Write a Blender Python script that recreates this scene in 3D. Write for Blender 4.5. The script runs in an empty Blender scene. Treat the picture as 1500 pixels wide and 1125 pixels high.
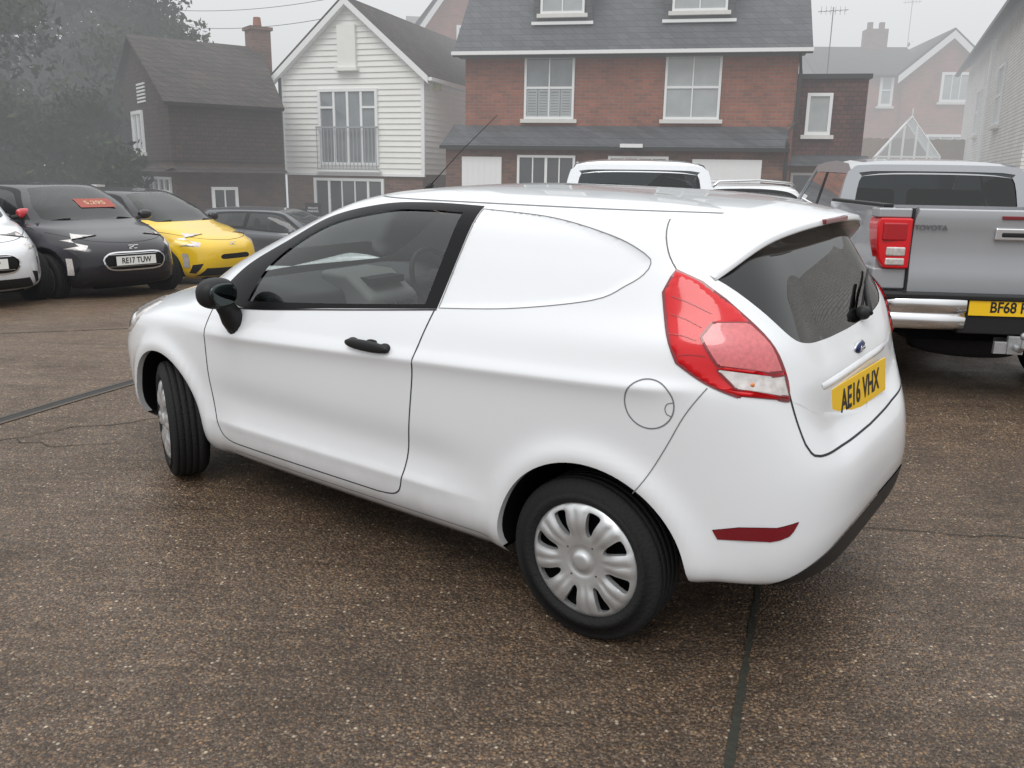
import bpy, math, random, numpy as np
from mathutils import Vector, Matrix
from mathutils.geometry import delaunay_2d_cdt
random.seed(3); np.random.seed(3)
SC=bpy.context.scene; COL=SC.collection
pi=math.pi
# ---------------------------------------------------------------- materials
def newmat(name):
    m=bpy.data.materials.new(name); m.use_nodes=True
    nt=m.node_tree; b=nt.nodes["Principled BSDF"]; return m,nt,b
def M(name,col,rough=.5,metal=0,coat=0,spec=.5,var=0,vscale=5,bump=0,bscale=30,coatr=.05,dirt=0):
    m,nt,b=newmat(name); c=tuple(col)+(1,)
    b.inputs["Base Color"].default_value=c; b.inputs["Roughness"].default_value=rough
    b.inputs["Metallic"].default_value=metal; b.inputs["Coat Weight"].default_value=coat
    b.inputs["Coat Roughness"].default_value=coatr; b.inputs["Specular IOR Level"].default_value=spec
    L=nt.links.new
    if var or bump or dirt:
        tc=nt.nodes.new("ShaderNodeTexCoord")
    if var:
        n=nt.nodes.new("ShaderNodeTexNoise"); n.inputs["Scale"].default_value=vscale; n.inputs["Detail"].default_value=4
        L(tc.outputs["Object"],n.inputs["Vector"])
        r=nt.nodes.new("ShaderNodeMix"); r.data_type='RGBA'
        r.inputs[6].default_value=tuple(v*(1-var) for v in col)+(1,); r.inputs[7].default_value=tuple(min(1,v*(1+var)) for v in col)+(1,)
        L(n.outputs["Fac"],r.inputs[0]); L(r.outputs[2],b.inputs["Base Color"])
        if dirt:
            sp=nt.nodes.new("ShaderNodeSeparateXYZ");L(tc.outputs["Object"],sp.inputs[0])
            mr=nt.nodes.new("ShaderNodeMapRange");mr.inputs[1].default_value=.50;mr.inputs[2].default_value=.20;mr.inputs[3].default_value=0;mr.inputs[4].default_value=dirt;L(sp.outputs[2],mr.inputs[0])
            n2=nt.nodes.new("ShaderNodeTexNoise");n2.inputs["Scale"].default_value=9;n2.inputs["Detail"].default_value=5;L(tc.outputs["Object"],n2.inputs["Vector"])
            mm=nt.nodes.new("ShaderNodeMath");mm.operation='MULTIPLY';L(mr.outputs[0],mm.inputs[0]);L(n2.outputs["Fac"],mm.inputs[1])
            r2=nt.nodes.new("ShaderNodeMix");r2.data_type='RGBA';L(mm.outputs[0],r2.inputs[0]);L(r.outputs[2],r2.inputs[6]);r2.inputs[7].default_value=(.20,.17,.14,1);L(r2.outputs[2],b.inputs["Base Color"])
    if bump:
        n=nt.nodes.new("ShaderNodeTexNoise"); n.inputs["Scale"].default_value=bscale; n.inputs["Detail"].default_value=3
        L(tc.outputs["Object"],n.inputs["Vector"])
        bp=nt.nodes.new("ShaderNodeBump"); bp.inputs["Strength"].default_value=bump; bp.inputs["Distance"].default_value=.02
        L(n.outputs["Fac"],bp.inputs["Height"]); L(bp.outputs[0],b.inputs["Normal"])
    return m
def brickmat(name,c1,c2,mortar,bw,bh,mort=.012,rough=.9,bump=.5,offset=.5,var=.35):
    m,nt,b=newmat(name); L=nt.links.new
    tc=nt.nodes.new("ShaderNodeTexCoord"); sp=nt.nodes.new("ShaderNodeSeparateXYZ"); ad=nt.nodes.new("ShaderNodeMath"); cb=nt.nodes.new("ShaderNodeCombineXYZ")
    L(tc.outputs["Object"],sp.inputs[0]); L(sp.outputs[0],ad.inputs[0]); L(sp.outputs[1],ad.inputs[1]); L(ad.outputs[0],cb.inputs[0]); L(sp.outputs[2],cb.inputs[1])
    br=nt.nodes.new("ShaderNodeTexBrick"); br.offset=offset
    br.inputs["Color1"].default_value=tuple(c1)+(1,); br.inputs["Color2"].default_value=tuple(c2)+(1,); br.inputs["Mortar"].default_value=tuple(mortar)+(1,)
    br.inputs["Scale"].default_value=1; br.inputs["Mortar Size"].default_value=mort; br.inputs["Brick Width"].default_value=bw; br.inputs["Row Height"].default_value=bh
    br.inputs["Mortar Smooth"].default_value=.3
    L(cb.outputs[0],br.inputs["Vector"])
    n=nt.nodes.new("ShaderNodeTexNoise"); n.inputs["Scale"].default_value=1.3; n.inputs["Detail"].default_value=5; n.inputs["Roughness"].default_value=.7
    L(cb.outputs[0],n.inputs["Vector"])
    mr=nt.nodes.new("ShaderNodeMapRange"); mr.inputs[1].default_value=.25; mr.inputs[2].default_value=.75; mr.inputs[3].default_value=1-var; mr.inputs[4].default_value=1+var
    L(n.outputs["Fac"],mr.inputs[0])
    vm=nt.nodes.new("ShaderNodeVectorMath"); vm.operation='SCALE'; L(br.outputs["Color"],vm.inputs[0]); L(mr.outputs[0],vm.inputs["Scale"])
    L(vm.outputs[0],b.inputs["Base Color"]); b.inputs["Roughness"].default_value=rough
    bp=nt.nodes.new("ShaderNodeBump"); bp.inputs["Strength"].default_value=bump; bp.inputs["Distance"].default_value=.02; bp.invert=True
    L(br.outputs["Fac"],bp.inputs["Height"]); L(bp.outputs[0],b.inputs["Normal"])
    return m
def glassmat(name,tint=(.5,.5,.5),refl=1.0,rough=.01,ior=1.5):
    m=bpy.data.materials.new(name); m.use_nodes=True; nt=m.node_tree; nt.nodes.clear(); L=nt.links.new
    o=nt.nodes.new("ShaderNodeOutputMaterial"); t=nt.nodes.new("ShaderNodeBsdfTransparent"); g=nt.nodes.new("ShaderNodeBsdfGlossy"); x=nt.nodes.new("ShaderNodeMixShader")
    t.inputs[0].default_value=tuple(tint)+(1,); g.inputs["Roughness"].default_value=rough; g.inputs[0].default_value=(refl,refl,refl,1)
    f=nt.nodes.new("ShaderNodeFresnel"); f.inputs[0].default_value=ior
    L(f.outputs[0],x.inputs[0]); L(t.outputs[0],x.inputs[1]); L(g.outputs[0],x.inputs[2]); L(x.outputs[0],o.inputs[0]); return m
WHITE=M("white_paint",(.76,.775,.80),.32,coat=1,var=.02,vscale=3,dirt=.55)
BLACKPL=M("black_plastic",(.015,.015,.016),.5,spec=.3)
RUBBER=M("tyre_rubber",(.014,.014,.015),.8,bump=.3,bscale=90,spec=.3)
DARK=M("dark_void",(.006,.006,.007),.9,spec=.1)
GAP=M("panel_gap_dark",(.02,.02,.022),.8)
GAPL=M("panel_groove_grey",(.17,.175,.18),.8)
SILVER=M("silver_cover",(.60,.61,.62),.34,metal=.7,coat=.2)
CHROME=M("chrome",(.75,.75,.76),.12,metal=1)
GLOSSB=M("gloss_black",(.006,.006,.007),.35,spec=.2)
REDL=M("red_lens",(.60,.005,.010),.12,coat=.5,spec=.3)
REDL2=M("red_reflector_lens",(.60,.13,.14),.35,coat=1,var=.35,vscale=70)
REDR=M("red_lens_rib",(.38,.004,.01),.25,coat=.4)
REDD=M("deep_red_lens",(.17,.004,.01),.2,coat=.6)
CLEARL=M("clear_lens",(.62,.58,.56),.15,metal=.4,coat=1,var=.5,vscale=45)
AMBER=M("amber_bulb",(.6,.17,.02),.3,coat=1)
PLATEY=M("yellow_plate",(.85,.52,.01),.4)
PLATEW=M("white_plate",(.75,.75,.72),.4)
INK=M("black_lettering",(.01,.01,.01),.5)
SIDEGL=glassmat("side_glass",(.88,.92,.90),ior=1.75)
REARGL=glassmat("rear_glass",(.13,.15,.16),ior=1.6)
DARKGL=glassmat("dark_glass",(.25,.28,.29))
INTER=M("interior_dark",(.10,.105,.11),.8)
INTER2=M("interior_grey",(.34,.355,.35),.7)
SEATC=M("seat_cloth",(.13,.14,.145),.9,var=.3,vscale=30)
MIRG=M("mirror_silver",(.06,.07,.07),.05,metal=1)
# ---------------------------------------------------------------- object helpers
def link(o,parent=None):
    COL.objects.link(o)
    if parent: o.parent=parent
    return o
def mk(name,verts,faces,mat,parent=None,smooth=False,normals=None,loc=None,rot=None,label=None,bevel=0,auto=None):
    me=bpy.data.meshes.new(name); me.from_pydata([tuple(map(float,v)) for v in verts],[],[tuple(map(int,f)) for f in faces]); me.update()
    for mm in (mat if isinstance(mat,list) else [mat]): me.materials.append(mm)
    if smooth or normals is not None: me.polygons.foreach_set("use_smooth",[True]*len(me.polygons))
    if normals is not None: me.normals_split_custom_set_from_vertices([tuple(map(float,n)) for n in normals])
    o=bpy.data.objects.new(name,me); link(o,parent)
    if loc: o.location=loc
    if rot: o.rotation_euler=rot
    if label: o["label"]=label
    if bevel:
        b=o.modifiers.new("b",'BEVEL'); b.width=bevel; b.segments=3; b.limit_method='ANGLE'; b.angle_limit=math.radians(35)
        me.polygons.foreach_set("use_smooth",[True]*len(me.polygons)); b.harden_normals=True
    return o
def thing(name,label,cat,group=None,loc=(0,0,0),rotz=0):
    o=bpy.data.objects.new(name,None); o["label"]=label; o["category"]=cat
    if group: o["group"]=group
    o.location=loc; o.rotation_euler=(0,0,rotz); COL.objects.link(o); return o
def empty(name,parent,loc=(0,0,0),rot=(0,0,0)):
    o=bpy.data.objects.new(name,None); o.location=loc; o.rotation_euler=rot; link(o,parent); return o
class G:
    def __init__(s): s.v=[]; s.f=[]
    def add(s,v,f):
        n=len(s.v); s.v+=[tuple(a) for a in v]; s.f+=[tuple(i+n for i in q) for q in f]; return s
    def box(s,x0,x1,y0,y1,z0,z1):
        return s.add([(x0,y0,z0),(x1,y0,z0),(x1,y1,z0),(x0,y1,z0),(x0,y0,z1),(x1,y0,z1),(x1,y1,z1),(x0,y1,z1)],
         [(0,3,2,1),(4,5,6,7),(0,1,5,4),(1,2,6,5),(2,3,7,6),(3,0,4,7)])
    def tube(s,p,r,n=6):
        P=[Vector(a) for a in p]; rr=r if isinstance(r,(list,tuple)) else [r]*len(P); vs=[];fs=[]
        for i,a in enumerate(P):
            d=(P[min(i+1,len(P)-1)]-P[max(i-1,0)]).normalized(); h=Vector((0,0,1)) if abs(d.z)<.9 else Vector((1,0,0))
            e1=d.cross(h).normalized(); e2=d.cross(e1)
            for j in range(n):
                t=2*pi*j/n; vs.append(a+(e1*math.cos(t)+e2*math.sin(t))*rr[i])
        for i in range(len(P)-1):
            for j in range(n): fs.append((i*n+j,i*n+(j+1)%n,(i+1)*n+(j+1)%n,(i+1)*n+j))
        fs.append(tuple(range(n-1,-1,-1))); fs.append(tuple((len(P)-1)*n+j for j in range(n)))
        return s.add(vs,fs)
    def lathe(s,prof,n=48,c=(0,0,0),close=False):  # around y axis, prof (r,y)
        vs=[];fs=[]
        for r,y in prof:
            for j in range(n):
                t=2*pi*j/n; vs.append((c[0]+r*math.cos(t),c[1]+y,c[2]+r*math.sin(t)))
        for i in range(len(prof)-1):
            for j in range(n): fs.append((i*n+j,i*n+(j+1)%n,(i+1)*n+(j+1)%n,(i+1)*n+j))
        return s.add(vs,fs)
    def prism(s,poly,y0,y1,wf=None):
        n=len(poly); wf=wf or (lambda x,z:1)
        v=[(x,y0*wf(x,z),z) for x,z in poly]+[(x,y1*wf(x,z),z) for x,z in poly]
        f=[tuple(range(n)),tuple(range(2*n-1,n-1,-1))]+[(i,n+i,n+(i+1)%n,(i+1)%n) for i in range(n)]
        return s.add(v,f)
    def ell(s,c,r,nu=20,nv=12,pw=1):
        vs=[];fs=[]
        sg=lambda a:math.copysign(abs(a)**pw,a)
        for i in range(nv+1):
            a=-pi/2+pi*i/nv
            for j in range(nu):
                b=2*pi*j/nu; vs.append((c[0]+r[0]*sg(math.cos(a))*sg(math.cos(b)),c[1]+r[1]*sg(math.cos(a))*sg(math.sin(b)),c[2]+r[2]*sg(math.sin(a))))
        for i in range(nv):
            for j in range(nu): fs.append((i*nu+j,i*nu+(j+1)%nu,(i+1)*nu+(j+1)%nu,(i+1)*nu+j))
        return s.add(vs,fs)
    def mk(s,name,mat,parent=None,**k): return mk(name,s.v,s.f,mat,parent,**k)
def textmesh(name,body,size,mat,parent,mat4,sx=1.0,depth=.001,bold=0.0):
    cu=bpy.data.curves.new("tmp",'FONT'); cu.body=body; cu.size=size; cu.align_x='CENTER'; cu.align_y='CENTER'; cu.extrude=depth; cu.offset=bold
    to=bpy.data.objects.new("tmp",cu); COL.objects.link(to)
    dg=bpy.context.evaluated_depsgraph_get(); me=bpy.data.meshes.new_from_object(to.evaluated_get(dg)); bpy.data.objects.remove(to)
    me.transform(Matrix.Diagonal((sx,1,1,1))); me.materials.clear(); me.materials.append(mat)
    o=bpy.data.objects.new(name,me); link(o,parent); o.matrix_local=mat4; return o
def frame4(o,x,y,z):
    m=Matrix.Identity(4)
    for i,a in enumerate((x,y,z)):
        for j in range(3): m[j][i]=a[j]
    for j in range(3): m[j][3]=o[j]
    return m
# ---------------------------------------------------------------- shell machinery
def sst(a,b,x): t=np.clip((x-a)/(b-a),0,1); return t*t*(3-2*t)
class Shell:
    def __init__(s,xc,levels,wheels=(),flare=.018,scoop=0,lift=0):
        s.xc=xc;s.L=levels;s.K=len(levels)-1;s.wh=wheels;s.fl=flare;s.sc=scoop;s.lift=lift
        ph=np.linspace(0,pi,221);q=np.linspace(0,s.K,s.K*9+1);A,B=np.meshgrid(ph,q);s.gp=A.ravel();s.gq=B.ravel();s.gP=s.P(s.gp,s.gq)
    def P(s,phi,q):
        phi=np.asarray(phi,float);q=np.clip(np.asarray(q,float),0,s.K)
        c=np.cos(phi);sn=np.abs(np.sin(phi));rear=c>0;X=[];Y=[];Z=[]
        for k,(w,z0,z1,(xr,zr),(xf,zf),nr,nf) in enumerate(s.L):
            n=np.where(rear,nr,nf);a=np.where(rear,s.xc-xr,xf-s.xc)
            r=(np.abs(c)**n+sn**n)**(-1/n);x=s.xc-a*r*c;y=w*r*sn
            zs=z0+(z1-z0)*np.clip(x,-.6,2.8)/2.4
            if k<3 and s.lift: zs=zs+s.lift*(1-k/3)*sst(-.15,-.45,x)
            zc=np.where(rear,zr,zf);wt=sst(.35,.97,sn*r);z=zc+(zs-zc)*wt
            X.append(x);Y.append(y);Z.append(z)
        A=np.stack([np.array(X),np.array(Y),np.array(Z)],-1)
        k=np.clip(np.floor(q).astype(int),0,s.K-1);t=(q-k)[:,None];i=np.arange(len(q))
        p0=A[np.maximum(k-1,0),i];p1=A[k,i];p2=A[k+1,i];p3=A[np.minimum(k+2,s.K),i]
        R=.5*((2*p1)+(-p0+p2)*t+(2*p0-5*p1+4*p2-p3)*t**2+(-p0+3*p1-3*p2+p3)*t**3)
        for xw,zw,rw in s.wh:
            d=np.hypot(R[:,0]-xw,R[:,2]-zw)
            R[:,1]+=s.fl*np.exp(-((d-rw)/.055)**2)*sst(.4,.7,R[:,1])
        if s.sc:
            wd=sst(.35,.7,R[:,0])*sst(2.15,1.8,R[:,0])*sst(.5,.8,R[:,1])
            R[:,1]-=s.sc*np.exp(-((R[:,2]-.52)/.085)**2)*wd
            zl=.415-.01*R[:,0];dz=R[:,2]-zl
            R[:,1]+=.014*np.exp(-np.sqrt(dz**2+.009**2)/.03)*wd
            zc=.935-.062*R[:,0];dz=R[:,2]-zc
            R[:,1]+=.022*np.exp(-(np.sqrt(dz**2+.010**2)-.15*dz)/.036)*sst(-.42,-.2,R[:,0])*sst(2.3,1.7,R[:,0])*sst(.5,.8,R[:,1])
        return R
    def N(s,phi,q):
        e=2e-3;phi=np.asarray(phi,float);q=np.asarray(q,float)
        a=np.clip(phi,4e-3,pi-4e-3);b=np.clip(q,4e-3,s.K-4e-3)
        du=s.P(a+e,b)-s.P(a-e,b);dv=s.P(a,b+e)-s.P(a,b-e);n=np.cross(du,dv)
        n/=np.linalg.norm(n,axis=1)[:,None]+1e-12
        P=s.P(a,b);o=P-np.array([s.xc,0,.8]);o[:,0]*=.3;sg=np.sign((n*o).sum(1));return n*np.where(sg==0,1,sg)[:,None]
    def inv(s,T,mode):
        T=np.asarray(T,float);ax=(0,2) if mode=='xz' else (1,2)
        G2=s.gP[:,ax];ok=np.ones(len(s.gp),bool)
        if mode=='xz': ok&=(s.gP[:,1]>.05)
        if mode=='yz': ok&=s.gp<pi/2
        if mode=='yf': ok&=s.gp>pi/2
        idx=np.where(ok)[0];out=[]
        for t in T:
            d=((G2[idx]-t)**2).sum(1);j=idx[d.argmin()];out.append((s.gp[j],s.gq[j]))
        u=np.array(out);best=u.copy();bd=np.linalg.norm(s.P(u[:,0],u[:,1])[:,ax]-T,axis=1)
        for _ in range(10):
            e=1e-4;p0=s.P(u[:,0],u[:,1])[:,ax];a=(s.P(u[:,0]+e,u[:,1])[:,ax]-p0)/e;b=(s.P(u[:,0],u[:,1]+e)[:,ax]-p0)/e
            r=T-p0;det=a[:,0]*b[:,1]-a[:,1]*b[:,0];det=np.where(abs(det)<1e-5,1e-5,det)
            du=(r[:,0]*b[:,1]-r[:,1]*b[:,0])/det;dv=(a[:,0]*r[:,1]-a[:,1]*r[:,0])/det
            u=u+np.stack([np.clip(du,-.05,.05),np.clip(dv,-.3,.3)],1);u[:,0]=np.clip(u[:,0],0,pi);u[:,1]=np.clip(u[:,1],0,s.K)
            d=np.linalg.norm(s.P(u[:,0],u[:,1])[:,ax]-T,axis=1);m=d<bd;best[m]=u[m];bd[m]=d[m]
        return best
def curve(pts,closed=False,step=.025):
    P=[np.array(p[:2],float) for p in pts];C=[len(p)>2 for p in pts];n=len(P);out=[]
    for i in range(n if closed else n-1):
        j=(i+1)%n
        p0=P[i-1] if ((closed or i>0) and not C[i]) else P[i]
        p3=P[(j+1)%n] if ((closed or j<n-1) and not C[j]) else P[j]
        m=max(2,int(np.linalg.norm(P[j]-P[i])/step)+1)
        for t in np.arange(m)/m:
            p1,p2=P[i],P[j];out.append(.5*((2*p1)+(-p0+p2)*t+(2*p0-5*p1+4*p2-p3)*t**2+(-p0+3*p1-3*p2+p3)*t**3))
    if not closed: out.append(P[-1])
    return np.array(out)
def inpoly(P,poly):
    x,y=P[:,0],P[:,1];r=np.zeros(len(P),bool);n=len(poly)
    for i in range(n):
        x1,y1=poly[i];x2,y2=poly[(i+1)%n]
        if y1==y2: continue
        c=((y1>y)!=(y2>y))&(x<(x2-x1)*(y-y1)/(y2-y1)+x1);r^=c
    return r
SU,SV=1.8,.14
class Cut:
    def __init__(s,sh,regions,nu,nq):
        s.sh=sh;s.reg=regions
        pts=[];ed=[]
        uu=np.linspace(0,pi,nu);qq=np.linspace(0,sh.K,nq)
        allp=np.concatenate([r[1] for r in regions]) if regions else np.zeros((0,2))
        for a in uu:
            for b in qq: pts.append((a*SU,b*SV))
        Gp=np.array(pts)
        if len(allp):
            keep=np.ones(len(Gp),bool);A=allp*np.array([SU,SV])
            for a in A: keep&=((Gp-a)**2).sum(1)>(.006**2)
            edge=(Gp[:,0]<1e-6)|(Gp[:,0]>pi*SU-1e-6)|(Gp[:,1]<1e-6)|(Gp[:,1]>sh.K*SV-1e-6)
            Gp=Gp[keep|edge]
        pts=[tuple(p) for p in Gp]
        for n,poly in regions:
            b=len(pts);m=len(poly)
            for p in poly: pts.append((min(max(p[0],0),pi)*SU,min(max(p[1],0),sh.K)*SV))
            ed+=[(b+i,b+(i+1)%m) for i in range(m)]
        r=delaunay_2d_cdt([Vector(p) for p in pts],ed,[],0,1e-5)
        s.uv=np.array([(v[0]/SU,v[1]/SV) for v in r[0]]);F=np.array([f for f in r[2] if len(f)==3])
        cen=s.uv[F].mean(1);s.lab=np.full(len(F),-1)
        for i in range(len(regions)-1,-1,-1):
            s.lab[inpoly(cen,regions[i][1])]=i
        s.F=F;s.Pp=sh.P(s.uv[:,0],s.uv[:,1]);s.Nn=sh.N(s.uv[:,0],s.uv[:,1])
        a,b,c=s.Pp[F[:,0]],s.Pp[F[:,1]],s.Pp[F[:,2]];fn=np.cross(b-a,c-a);fl=(fn*s.Nn[F].mean(1)).sum(1)<0
        s.F[fl]=s.F[fl][:,::-1]
    def part(s,name,regs,mat,parent,off=0,edge=0,side=0,label=None,base=0):
        ids=[i for i,r in enumerate(s.reg) if r[0] in regs]+([-1] if 'default' in regs else [])
        F=s.F[np.isin(s.lab,ids)]
        if len(F)==0: return None
        use=np.unique(F);mp=-np.ones(len(s.uv),int);mp[use]=np.arange(len(use));F=mp[F];P=s.Pp[use].copy();N=s.Nn[use]
        if off or base:
            o=np.full(len(P),off)
            if edge:
                pl=np.concatenate([s.reg[i][1] for i in ids]);B=s.sh.P(pl[:,0],pl[:,1])
                d=np.array([np.sqrt(((B-p)**2).sum(1).min()) for p in P]);o=off*sst(0,edge,d)
                N=N.copy()
            P=P+N*(o+base)[:,None]
        V,FF,NN=[],[],[]
        if side>=0: V.append(P);FF.append(F);NN.append(N)
        if side<=0:
            n0=len(P) if side==0 else 0
            V.append(P*[1,-1,1]);NN.append(N*[1,-1,1]);FF.append(F[:,::-1]+n0)
        V=np.concatenate(V);FF=np.concatenate(FF);NN=np.concatenate(NN)
        return mk(name,V,FF,mat,parent,normals=None if edge else NN,smooth=True,label=label)
def ribbon(g,sh,uv,w,off=.0012,closed=False,side=1):
    P=sh.P(uv[:,0],uv[:,1]);N=sh.N(uv[:,0],uv[:,1]);n=len(P)
    T=(np.roll(P,-1,0)-np.roll(P,1,0)) if closed else np.gradient(P,axis=0)
    S=np.cross(T,N);S/=np.linalg.norm(S,axis=1)[:,None]+1e-9
    A=P+S*w/2+N*off;B=P-S*w/2+N*off
    for m in ([1,-1] if side==0 else [side]):
        v=[tuple(p*[1,m,1]) for p in A]+[tuple(p*[1,m,1]) for p in B]
        f=[(i,(i+1)%n,n+(i+1)%n,n+i) for i in range(n if closed else n-1)]
        g.add(v,f)
def circ(cx,cz,r,a0=0,a1=360,n=40): return [(cx+r*math.cos(math.radians(a)),cz+r*math.sin(math.radians(a))) for a in np.linspace(a0,a1,n)]
def archpoly(sh,cx,cz,r,a0=-8,a1=188):
    u=sh.inv(circ(cx,cz,r,a0,a1,44),'xz');return np.concatenate([u,[[u[-1,0],0]],[[u[0,0],0]]]),u
def arch_parts(sh,T,uls,body,inset=.03,yin=.45):
    for ul in uls:
        P=sh.P(ul[:,0],ul[:,1]);n=len(P)
        for s in (1,-1):
            A=[(p[0],p[1]*s,p[2]) for p in P];B=[(p[0],(p[1]-inset)*s,p[2]) for p in P];C=[(p[0],yin*s,p[2]) for p in P]
            mk("arch_lip",A+B,[(i,i+1,n+i+1,n+i) for i in range(n-1)],body,T,smooth=True)
            mk("wheel_arch_liner",B+C,[(i,i+1,n+i+1,n+i) for i in range(n-1)]+[tuple(range(n,2*n))],DARK,T)
# ---------------------------------------------------------------- wheels
def cover_mesh(R,nslot=8,style='cover'):
    pts=[];ed=[]
    for i,r in enumerate(np.linspace(.02,R,17)):
        n=max(8,int(r*2*pi/.008)); b=len(pts)
        for j in range(n): t=2*pi*j/n;pts.append((r*math.cos(t),r*math.sin(t)))
        if i==16: ed+=[(b+j,b+(j+1)%n) for j in range(n)]
    pts.append((0,0));polys=[]
    for k in range(nslot):
        t=2*pi*k/nslot+.2;er=np.array([math.cos(t),math.sin(t)]);et=np.array([-er[1],er[0]])
        if style=='cover': sh=[(.47,.01),(.53,.055),(.66,.085),(.80,.13,),(.885,.145),(.915,.05),(.90,-.08),(.82,-.10),(.66,-.075),(.53,-.045)]
        else: sh=[(.28,.0),(.5,.11),(.80,.25),(.87,.22),(.90,.0),(.87,-.22),(.80,-.25),(.5,-.11)]
        po=curve([(a,b) for a,b in sh],True,.08);po=np.array([er*a*R+et*b*R for a,b in po]);polys.append(po)
        b=len(pts);m=len(po);pts+=[tuple(p) for p in po];ed+=[(b+i,b+(i+1)%m) for i in range(m)]
        if style=='cover':
            t2=t+pi/nslot
            for rr_,rad in ((.34,.022),):
                if k%2: continue
                c=np.array([math.cos(t2),math.sin(t2)])*R*rr_
                po=np.array([c+rad*R*np.array([math.cos(a),math.sin(a)]) for a in np.linspace(0,2*pi,9)[:-1]]);polys.append(po);b=len(pts);pts+=[tuple(p) for p in po];ed+=[(b+i,b+(i+1)%8) for i in range(8)]
    r=delaunay_2d_cdt([Vector(p) for p in pts],ed,[],0,1e-6);V=np.array([tuple(v) for v in r[0]]);F=np.array([f for f in r[2] if len(f)==3]);c=V[F].mean(1)
    keep=np.ones(len(F),bool)
    for po in polys: keep&=~inpoly(c,po)
    F=F[keep];rr=np.hypot(V[:,0],V[:,1])/R;th=np.arctan2(V[:,1],V[:,0])
    ang=np.abs(((th-.2-pi/nslot)*nslot/(2*pi)+.5)%1-.5)
    h=.014*np.exp(-((rr-.68)/.24)**2)-.014*sst(.92,1,rr)+.012*(1-sst(.14,.18,rr))-.009*np.exp(-((rr-.215)/.028)**2)
    if style=='cover': h+=-.0045*np.exp(-(ang/.05)**2)*sst(.38,.5,rr)*sst(.97,.88,rr)-.007*sst(.17,.34,ang)*sst(.40,.55,rr)*sst(.98,.9,rr)
    n=len(V);v=[(x,y,z) for (x,z),y in zip(V,h)]+[(x,y-.02,z) for (x,z),y in zip(V,h)]
    f=[tuple(t) for t in F]
    from collections import Counter
    E=Counter()
    for t in F:
        for a,b in ((t[0],t[1]),(t[1],t[2]),(t[2],t[0])): E[(min(a,b),max(a,b))]+=1
    v2=list(v)
    for (a,b),q in E.items():
        if q==1:
            ids=[]
            for k_ in (a,b,b+n,a+n):
                v2.append(v[k_]);ids.append(len(v2)-1)
            f.append(tuple(ids))
    return v2,f
CM={}
def wheel(parent,pos,side,steer=0,R=.293,rw=.205,W=.18,style='cover',mat=None):
    w=empty("wheel",parent,pos,(0,0,math.radians(steer)+(0 if side>0 else pi)))
    key=('t',R,rw,W)
    if key not in CM:
        pr=[(rw-.01,-W+.01),(rw+.01,-W),(R-.03,-W),(R-.008,-W+.02)]
        for i in range(4):
            y=-W+.03+i*(W-.06)/4; d=(W-.06)/4
            pr+=[(R,y),(R,y+d*.84),(R-.004,y+d*.86),(R-.004,y+d*.97)]
        pr+=[(R,-.03),(R-.006,-.018),(R-.02,-.008),(R-.05,.000),(rw+.035,.001),(rw+.012,-.004),(rw,-.012),(rw-.012,-.03)]
        g=G().lathe(pr,64);o=g.mk("tyre",RUBBER,w,smooth=True);CM[key]=o.data
    else: o=bpy.data.objects.new("tyre",CM[key]);link(o,w)
    nm="wheel_cover" if style=='cover' else "alloy_rim"
    key=('c',rw,style,(mat or SILVER).name)
    if key not in CM:
        v,f=cover_mesh(rw-.004,8 if style=='cover' else 5,style);o=mk(nm,v,f,mat or SILVER,w);o.location=(0,-.006,0);CM[key]=o.data
        n3=[len(p.vertices)==3 for p in o.data.polygons];o.data.polygons.foreach_set("use_smooth",n3)
    else: o=bpy.data.objects.new(nm,CM[key]);link(o,w);o.location=(0,-.006,0)
    key=('h',rw)
    if key not in CM:
        g=G().lathe([(rw,-.03),(rw-.02,-.05),(rw-.04,-.07),(.0001,-.075)],40);o=g.mk("hub_barrel",DARK,w);CM[key]=o.data
    else: o=bpy.data.objects.new("hub_barrel",CM[key]);link(o,w)
    return w
def plate(parent,text,mat,origin,normal,w=.52,h=.111,align=0,name="number_plate"):
    n=Vector(normal).normalized();x=Vector((0,0,1)).cross(n).normalized();y=n.cross(x)
    m=frame4(origin,x,y,n)
    o=mk(name,*(lambda g:(g.v,g.f))(G().box(-w/2,w/2,-h/2,h/2,0,.006)),mat,parent);o.matrix_local=m
    textmesh("lettering",text,.098*h/.111,INK,o,Matrix.Translation((0,-.002,.007)),sx=.84*w/.52*.111/h,depth=.0006,bold=.0022)
    return o
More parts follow.
